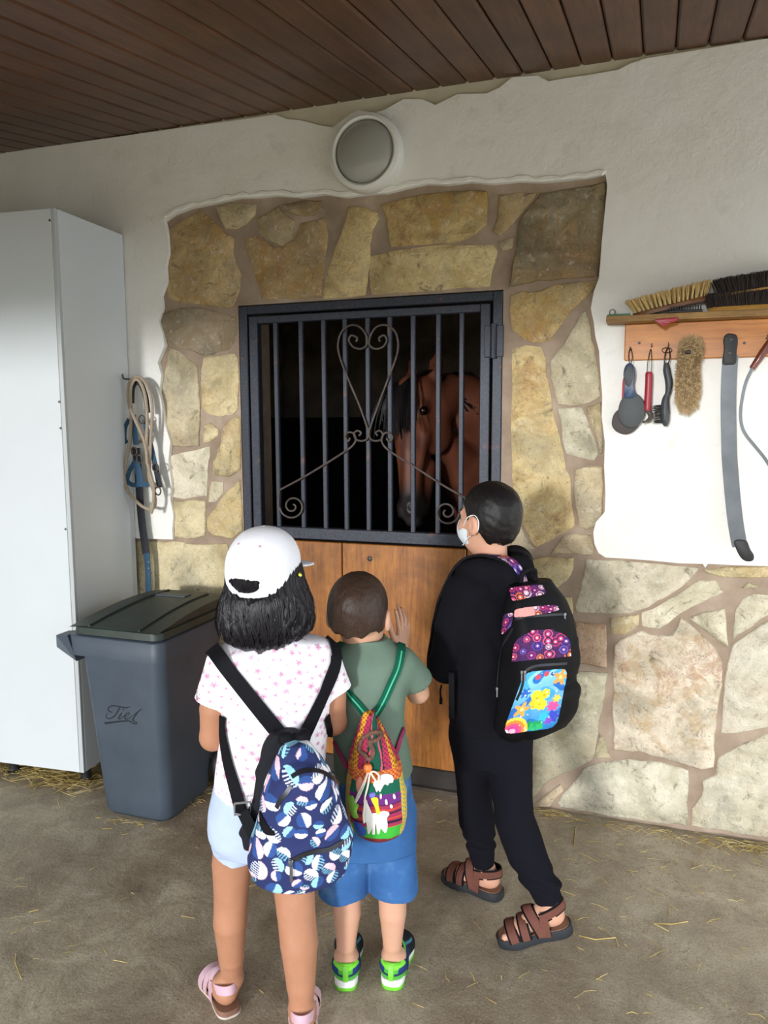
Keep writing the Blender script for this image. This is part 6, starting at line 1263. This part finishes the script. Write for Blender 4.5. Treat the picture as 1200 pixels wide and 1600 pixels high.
for F, nm in ((FF, 0), (FN, 1)):
    s_ = sole(tall, F, 'sandal', M['dark_sole'], .0, .028, 1.07); tag(s_, 'brown strapped sandal with a thick dark sole'); sole(tall, F, 'footbed', M['brown_sole'], .0275, .0295, 1.0).parent = s_
    for (a, b, h, w, hw, pk) in ((.150, .150, .034, .022, .042, .006), (.118, .112, .046, .020, .041, .004), (.072, .078, .070, .024, .037, .022)):
        B = MB(); arch(s_, F, a, b, h-.001, w+.010, None, hw=hw, lift=.024, peak=pk, bld=B); B.build('strap_edge', M['black_nylon'], s_); arch(s_, F, a, b, h, w, M['brown_leather'], hw=hw+.0008, lift=.025, peak=pk, t=.003)
    heelstrap(s_, F, .060, .030, M['black_nylon'], 'strap_edge', .068, .0345, -.006, .046, .028, .002); heelstrap(s_, F, .060, .020, M['brown_leather'], 'strap', .068, .0352, -.007, .046, .028, .003)
    for sx in (-1, 1):
        B = MB(); B.ribbon([F((sx*.036, .066, .02)), F((sx*.0365, .062, .05)), F((sx*.034, .058, .085))], F.R@np.array([sx, 0, .1]), [.030*F.k, .024*F.k, .020*F.k], .003); B.build('strap', M['brown_leather'], s_)

# ---- his backpack
kb = thing('school_backpack', 'black school backpack with purple disc prints and a bright undersea pocket, on the taller boy', 'backpack', tuple(Kf.O), Kf.az)
def bst(rows): return [(z, TC[0]-KF[0]*d, TC[1]-KF[1]*d, a, b) for z, a, b, d in rows]
KB = SDF((-.18, -.38, .60), (.34, .16, 1.15), .0032)
KB.loft(bst(((.652, .100, .045, .145), (.67, .114, .062, .150), (.72, .120, .070, .162), (.80, .123, .074, .176), (.88, .123, .074, .182), (.95, .120, .070, .180), (1.01, .112, .061, .172), (1.06, .098, .046, .158), (1.095, .076, .028, .146))), KY, 3.2, .008)
KB.loft(bst(((.668, .088, .022, .208), (.69, .100, .028, .216), (.75, .104, .032, .232), (.80, .100, .028, .236), (.815, .088, .016, .232))), KY, 3.4, .006)
KB.loft(bst(((.83, .094, .016, .240), (.86, .100, .022, .244), (.90, .095, .020, .242), (.93, .080, .010, .236))), KY, 3.2, .008)
KB.disp(lambda X, Y, Z: .0014*waves(X, Y, Z, 71, 50, 5)); KB.mesh('bag_body', M['black_nylon'], kb)
def Z3(p): return [(640+x/3.636, 740+y/3.636) for x, y in p]
def Z7(p): return [(720+x/5.7167, 880+y/5.7143) for x, y in p]
patch(kb, Kf, KB, Z3([(655, 1128), (900, 1104), (832, 1440), (528, 1482)]), 90, 90, 'pocket_print', M['print'], reef, .002, rr(.14), 'bright undersea print on the lower pocket')
patch(kb, Kf, KB, Z3([(600, 895), (905, 880), (915, 1038), (583, 1068)]), 90, 50, 'disc_print', M['print'], lambda s, t: discs(s, t, 31, .2, .11, 20), .002, lambda s, t: (t > .5) | (((s-.5)/.5)**2+((t-.5)/.5)**2 < 1.0) | (np.abs(s-.5) < .22), 'purple and pink disc print panel')
patch(kb, Kf, KB, Z7([(485, 405), (855, 368), (880, 428), (478, 495)]), 70, 20, 'disc_print', M['print'], lambda s, t: np.where((s < .45)[:, None], np.array(srgb('e79a94')), discs(s, t, 32, .14, .03, 10)), .002, rr(.2))
patch(kb, Kf, KB, Z7([(430, 222), (722, 190), (765, 275), (465, 345)]), 60, 30, 'disc_print', M['print'], lambda s, t: discs(s, t, 33, .12, .045, 9), .002, rr(.12))
patch(kb, Kf, KB, Z7([(385, 455), (478, 440), (455, 560), (362, 650)]), 30, 40, 'disc_print', M['print'], lambda s, t: discs(s, t, 35, .05, .07, 4), .002, rr(.15))
patch(kb, Kf, KB, Z7([(60, 1150), (272, 1212), (215, 1400), (170, 1395)]), 40, 40, 'disc_print', M['print'], lambda s, t: discs(s, t, 36, .06, .05, 8), .002, rr(.1))
# shoulder straps, laid over the hoodie; the near one carries the print
KRm = rotz(KY)
for r0_, r1_, pr in ((-.012, -.132, True), (.062, .104, False)):
    P_, N_ = over(Tk, (TC[0], TC[1], .93), r0_, r1_, 50 if pr else 56, 225, .004, 40, KRm, .40, 2.2 if pr else 1.0)
    B = MB(); B.ribbon(P_, N_, .036, .007); o_ = B.build('shoulder_strap', M['webbing'], kb, smooth=False)
    if pr:      # the printed face of the strap
        k_ = 24; Q = np.array(spline(list(P_[:k_]), 4)); Nq = np.array(spline(list(N_[:k_]), 4)); T_ = np.gradient(Q, axis=0); Bq = np.cross(T_, Nq); Bq /= np.linalg.norm(Bq, axis=1, keepdims=True); nc = 13; V = []; st_ = []
        dl = np.r_[0, np.cumsum(np.linalg.norm(np.diff(Q, axis=0), axis=1))]
        for i_ in range(len(Q)):
            for j_ in range(nc): V.append(tuple(Q[i_]+Nq[i_]/np.linalg.norm(Nq[i_])*.0078+Bq[i_]*(j_/(nc-1)-.5)*.034)); st_.append((dl[i_]/dl[-1], j_/(nc-1)))
        F_ = [(i_*nc+j_, i_*nc+j_+1, (i_+1)*nc+j_+1, (i_+1)*nc+j_) for i_ in range(len(Q)-1) for j_ in range(nc-1)]; me = bpy.data.meshes.new('disc_print'); me.from_pydata(V, [], F_); st_ = np.array(st_); paint(me, discs(st_[:, 0], st_[:, 1], 41, dl[-1], .034, 22)); fixn(me); me.shade_smooth(); link('disc_print', me, M['print'], o_)
B = MB(); B.tube(spline([tp(-.03, -.135, 1.085), tp(-.025, -.14, 1.125), tp(.025, -.14, 1.125), tp(.03, -.135, 1.085)], 6), .007, 8); B.build('grab_handle', M['webbing'], kb)
B = MB(); x0_ = Kf.L(705, 1060, -.10); B.ribbon([Kf.L(706, 1050, -.115), Kf.L(706, 1090, -.112), Kf.L(706, 1122, -.108)], (-.4, -1, 0), .018, .003); B.build('strap_tail', M['webbing'], kb)
# mesh side pocket, zips and pulls
def zipline(pts, name='zip', w=.007): return draped(kb, Kf, KB, pts, w, .002, name, zipm, .0008, 8)
for pts in (Z3([(590, 880), (560, 930), (520, 1000), (505, 1080), (500, 1200), (495, 1260)]), Z3([(655, 1125), (700, 1095), (800, 1085), (890, 1078)]), Z7([(545, 970), (560, 1040), (540, 1130), (500, 1220)]), Z3([(600, 830), (650, 815), (780, 805), (880, 800)])):
    o_, P_, N_ = zipline(pts)
    p = P_[-1 if pts[0][1] < 985 else 0]; B = MB(); B.box(tuple(p+np.array([-.004, -.007, -.004])), tuple(p+np.array([.004, -.001, .006])), .0015); B.box(tuple(p+np.array([-.002, -.006, -.024])), tuple(p+np.array([.002, -.004, -.003])), .0008); B.build('zip_pull', simple('steel_pull', '9a9ba0', .3, .9), o_)
draped(kb, Kf, KB, Z7([(150, 830), (190, 870), (250, 915), (325, 945)]), .010, .003, 'pocket_edge', M['webbing'], .001); draped(kb, Kf, KB, Z7([(150, 960), (200, 1000), (260, 1015), (325, 1015)]), .006, .002, 'pocket_edge', M['webbing'], .001)
h = pxray(Kf, KB, 770, 1028, .004)
if h: B = MB(); B.box((-.006, -.005, -.022), (.006, .005, .022), .002, Matrix.Translation(h[0])@Matrix.Rotation(.5, 4, 'Y')); ot = thing('paper_slip', 'white slip of paper tucked in the side pocket of the black school backpack', 'paper', tuple(Kf.O), Kf.az); B.build('paper_sheet', simple('white_paper', 'e2e6ee', .6), ot)

# ================================================================ horse in the stall
P_ = lambda px, py, y: at(px, py, y)
poll = P_(655, 594, .60); muz = P_(640, 792, .36)
hax = muz-poll; HL = np.linalg.norm(hax); hax /= HL
n0 = np.array([-.50, -.86, 0.0]); n0 -= hax*(n0@hax); n0 /= np.linalg.norm(n0); lat = np.cross(n0, hax)   # horse's left should point to +x
if lat[0] < 0: lat = -lat
hs = HL/.545
def hp(a, n, l): return poll+(hax*a+n0*n+lat*l)*hs
horse = thing('horse', 'bay horse with a black forelock looking out through the barred half door', 'horse', (poll[0]+.35, poll[1]+.7, 0)); ho = np.array(horse.location)
HR = np.stack([lat, -n0, -hax], 1)
q = lambda p: np.array(p)-ho
def ha_(a, n, l): return q(hp(a, n, l))
wit = np.array([.12, .55, 1.46]); bdir = np.array([.35, .94, 0]); bdir /= np.linalg.norm(bdir); bl = np.array([bdir[1], -bdir[0], 0]); wit = q(poll)+np.array([.30, .62, -.42])
E_ = lambda d, l, z: np.array([wit[0], wit[1], 0])+bdir*d+bl*l+np.array([0, 0, z])
S = SDF((-.75, -1.05, 0), (1.15, 1.75, 2.0), .011)
S.chain([ha_(.10, -.06, 0), ha_(.02, -.16, 0), q(poll)*.55+wit*.45+np.array([.03, -.05, .06]), E_(0, 0, 1.28)], [.105*hs, .115, .165, .22], .05)
S.chain([ha_(.22, -.13, 0), q(poll)*.45+wit*.55+np.array([0, -.12, -.20]), E_(-.05, 0, 1.05)], [.06, .13, .2], .05)
S.ell(E_(.05, 0, 1.15), (.24, .30, .32), None, .08); S.ell(E_(.45, 0, 1.12), (.29, .45, .33), None, .1); S.ell(E_(.95, 0, 1.2), (.28, .32, .30), None, .1)
for s_ in (-1, 1):
    S.chain([E_(-.02, s_*.15, 1.05), E_(-.03, s_*.15, .75), E_(-.03, s_*.14, .48), E_(-.02, s_*.14, .44), E_(-.02, s_*.14, .15), E_(.0, s_*.14, .10)], [.14, .085, .052, .052, .036, .042], .03); S.cap(E_(.0, s_*.14, .10), E_(-.03, s_*.14, .035), .045, .060, .02)
    S.chain([E_(1.0, s_*.15, 1.08), E_(.90, s_*.16, .80), E_(1.08, s_*.15, .55), E_(1.05, s_*.15, .15), E_(1.03, s_*.15, .10)], [.18, .11, .055, .040, .044], .03); S.cap(E_(1.03, s_*.15, .10), E_(1.0, s_*.15, .035), .046, .060, .02)
horse_lo = S
horse_body_prims = S
# the head goes in at finer resolution as the front of the same surface
Hs = SDF(ha_(.28, 0, 0)-.52, ha_(.28, 0, 0)+.52, .0065)
Hs.chain([ha_(.22, -.13, 0), q(poll)*.45+wit*.55+np.array([0, -.12, -.20])], [.06, .13], .05); Hs.chain([ha_(.10, -.06, 0), ha_(.02, -.16, 0), q(poll)*.55+wit*.45+np.array([.03, -.05, .06])], [.105*hs, .115, .165], .05)
Hs.ell(ha_(.09, -.02, 0), np.array((.088, .085, .12))*hs, HR, .04); Hs.chain([ha_(.06, .03, 0), ha_(.22, .035, 0), ha_(.38, .012, 0), ha_(.52, -.008, 0)], [.068*hs, .066*hs, .050*hs, .046*hs], .04); Hs.ell(ha_(.20, -.045, 0), np.array((.082, .095, .115))*hs, HR, .04)
for s_ in (-1, 1):
    Hs.ell(ha_(.215, -.065, s_*.048), np.array((.032, .085, .10))*hs, HR, .03); Hs.ell(ha_(.155, .035, s_*.072), np.array((.020, .026, .030))*hs, HR, .025); Hs.cap(ha_(.26, .0, s_*.066), ha_(.38, -.005, s_*.045), .014*hs, .010*hs, .03)
    Hs.ell(ha_(.172, .032, s_*.092), np.array((.012, .016, .012))*hs, HR, .01, 'sub'); Hs.ell(ha_(.555, .012, s_*.030), np.array((.022, .028, .036))*hs, HR, .02); Hs.ell(ha_(.560, .030, s_*.040), np.array((.009, .012, .018))*hs, HR, .008, 'sub')
    e0, e1 = ha_(.00, -.03, s_*.062), ha_(-.120, -.012, s_*.088); Hs.cap(e0, e0*.5+e1*.5, .030*hs, .027*hs, .02); Hs.cap(e0*.5+e1*.5, e1, .027*hs, .006*hs, .01); ec = e0*.45+e1*.55+(n0*.020+lat*s_*.006)*hs; Hs.ell(ec, np.array((.013, .014, .045))*hs, HR, .01, 'sub')
Hs.ell(ha_(.545, -.022, 0), np.array((.050, .050, .052))*hs, HR, .03); Hs.ell(ha_(.60, -.03, 0), np.array((.036, .034, .022))*hs, HR, .02); Hs.cap(ha_(.36, -.075, 0), ha_(.54, -.062, 0), .040*hs, .030*hs, .03)
# carry the fine head into the coarse body field
X, Y, Z = S.grid(); a0 = np.clip(np.floor((Hs.lo-S.lo)/S.h).astype(int), 0, S.n); b0 = np.clip(np.ceil((Hs.lo+Hs.h*(Hs.n-1)-S.lo)/S.h).astype(int), 0, S.n)
S2 = SDF((-.75, -1.05, 0), (1.15, 1.75, 2.0), .0085); sub = np.stack(np.meshgrid(*[S2.ax[i] for i in range(3)], indexing='ij'), -1)
S2.D = S.sample(np.clip(sub, S.lo, S.lo+S.h*(S.n-1)-1e-5)).astype(np.float32); ins = ((sub > Hs.lo+.01) & (sub < Hs.lo+Hs.h*(Hs.n-1)-.01)).all(-1); S2.D[ins] = np.minimum(S2.D[ins], Hs.sample(sub[ins])); del sub
def bay(V):
    a = ((V-q(poll))@hax)/hs; n_ = ((V-q(poll))@n0)/hs; c = np.tile(np.array(srgb('673927')), (len(V), 1)); near = np.abs(((V-q(poll))@lat)/hs) < .2; w = np.clip((a-.44)/.07, 0, 1)*(near & (n_ > -.2)); c = c*(1-w[:, None])+np.array(srgb('2a2523'))*w[:, None]
    leg = np.clip((.62-V[:, 2])/.15, 0, 1)*(~(near & (n_ > -.3))); c = c*(1-leg[:, None])+np.array(srgb('17110f'))*leg[:, None]; hoof = V[:, 2] < .075; c[hoof] = np.array(srgb('3b3129')); cr = np.clip((a-.08)/.08, 0, 1)*np.clip((.34-a)/.1, 0, 1)*np.clip(n_/.06, 0, 1)*near; c = c*(1-.25*cr[:, None])+np.array(srgb('84503c'))*.25*cr[:, None]; return c
hb = S2.mesh('body', vcol('bay_coat', .5, .12, 250, .4), horse, bay)
for s_ in (-1, 1):
    p = ha_(.168, .034, s_*.080); B = MB(); B.lathe([(.0005, -.020)]+[(.020*math.cos(t), .020*math.sin(t)) for t in np.linspace(-1.4, 1.4, 10)]+[(.0005, .020)], 18, Matrix.Translation(p)@Matrix.Scale(hs, 4)); B.build('eye', simple('horse_eye', '1c0f0a', .08), horse)
mm = m_hair('black_horse_hair', '0c0a0c', '1d1819', .45)
B = MB()
for i in range(170):
    l0 = random.gauss(0, .030); l1 = l0*1.6+random.gauss(.0, .018); L = random.uniform(.12, .25); P = [ha_(-.03, -.02, l0), ha_(.015, .062, l0*1.1), ha_(.07, .098, l1*.7), ha_(.07+L*.5, .106, l1*.9), ha_(.05+L, .108-.02*random.random(), l1)]
    B.tube(spline(P, 4), list(np.interp(np.linspace(0, 1, 17), [0, .3, .8, 1], [.005, .006, .004, .001])), 5, False)
tag(B.build('forelock', mm, horse), kind='stuff')
B = MB(); nk = [ha_(-.035, -.10, 0), ha_(-.035, -.20, 0), q(poll)*.6+wit*.4+np.array([.03, .0, .215]), q(poll)*.3+wit*.7+np.array([.03, 0, .20]), E_(.05, 0, 1.46)]
nk = spline(nk, 8)
for i in range(420):
    t = random.random()*(len(nk)-1); k = int(t); b_ = nk[k]+(nk[min(k+1, len(nk)-1)]-nk[k])*(t-k)-np.array([0, 0, .02]); sd = random.choice((-1, -1, 1)); L = random.uniform(.10, .22)*(1 if sd < 0 else .6); s1 = bl*sd
    P = [b_, b_+s1*.05+np.array([0, 0, .012]), b_+s1*.11+np.array([0, 0, -.05]), b_+s1*(.15+random.gauss(0, .01))+np.array([random.gauss(0, .02), 0, -L])]; B.tube(spline(P, 3), list(np.interp(np.linspace(0, 1, 10), [0, .5, 1], [.012, .010, .003])), 4, False)
tag(B.build('mane', mm, horse), kind='stuff')
B = MB(); tb = E_(1.28, 0, 1.32)
for i in range(120): r_ = random.random()*.05; a_ = random.random()*6.28; B.tube(spline([tb+np.array([0, -.05, .02]), tb+bdir*.07, tb+bdir*.10+np.array([r_*math.cos(a_), r_*math.sin(a_), -.35]), tb+bdir*.08+np.array([1.3*r_*math.cos(a_), 1.3*r_*math.sin(a_), -.8])], 4), .006, 4, False)
tag(B.build('tail', mm, horse), kind='stuff')
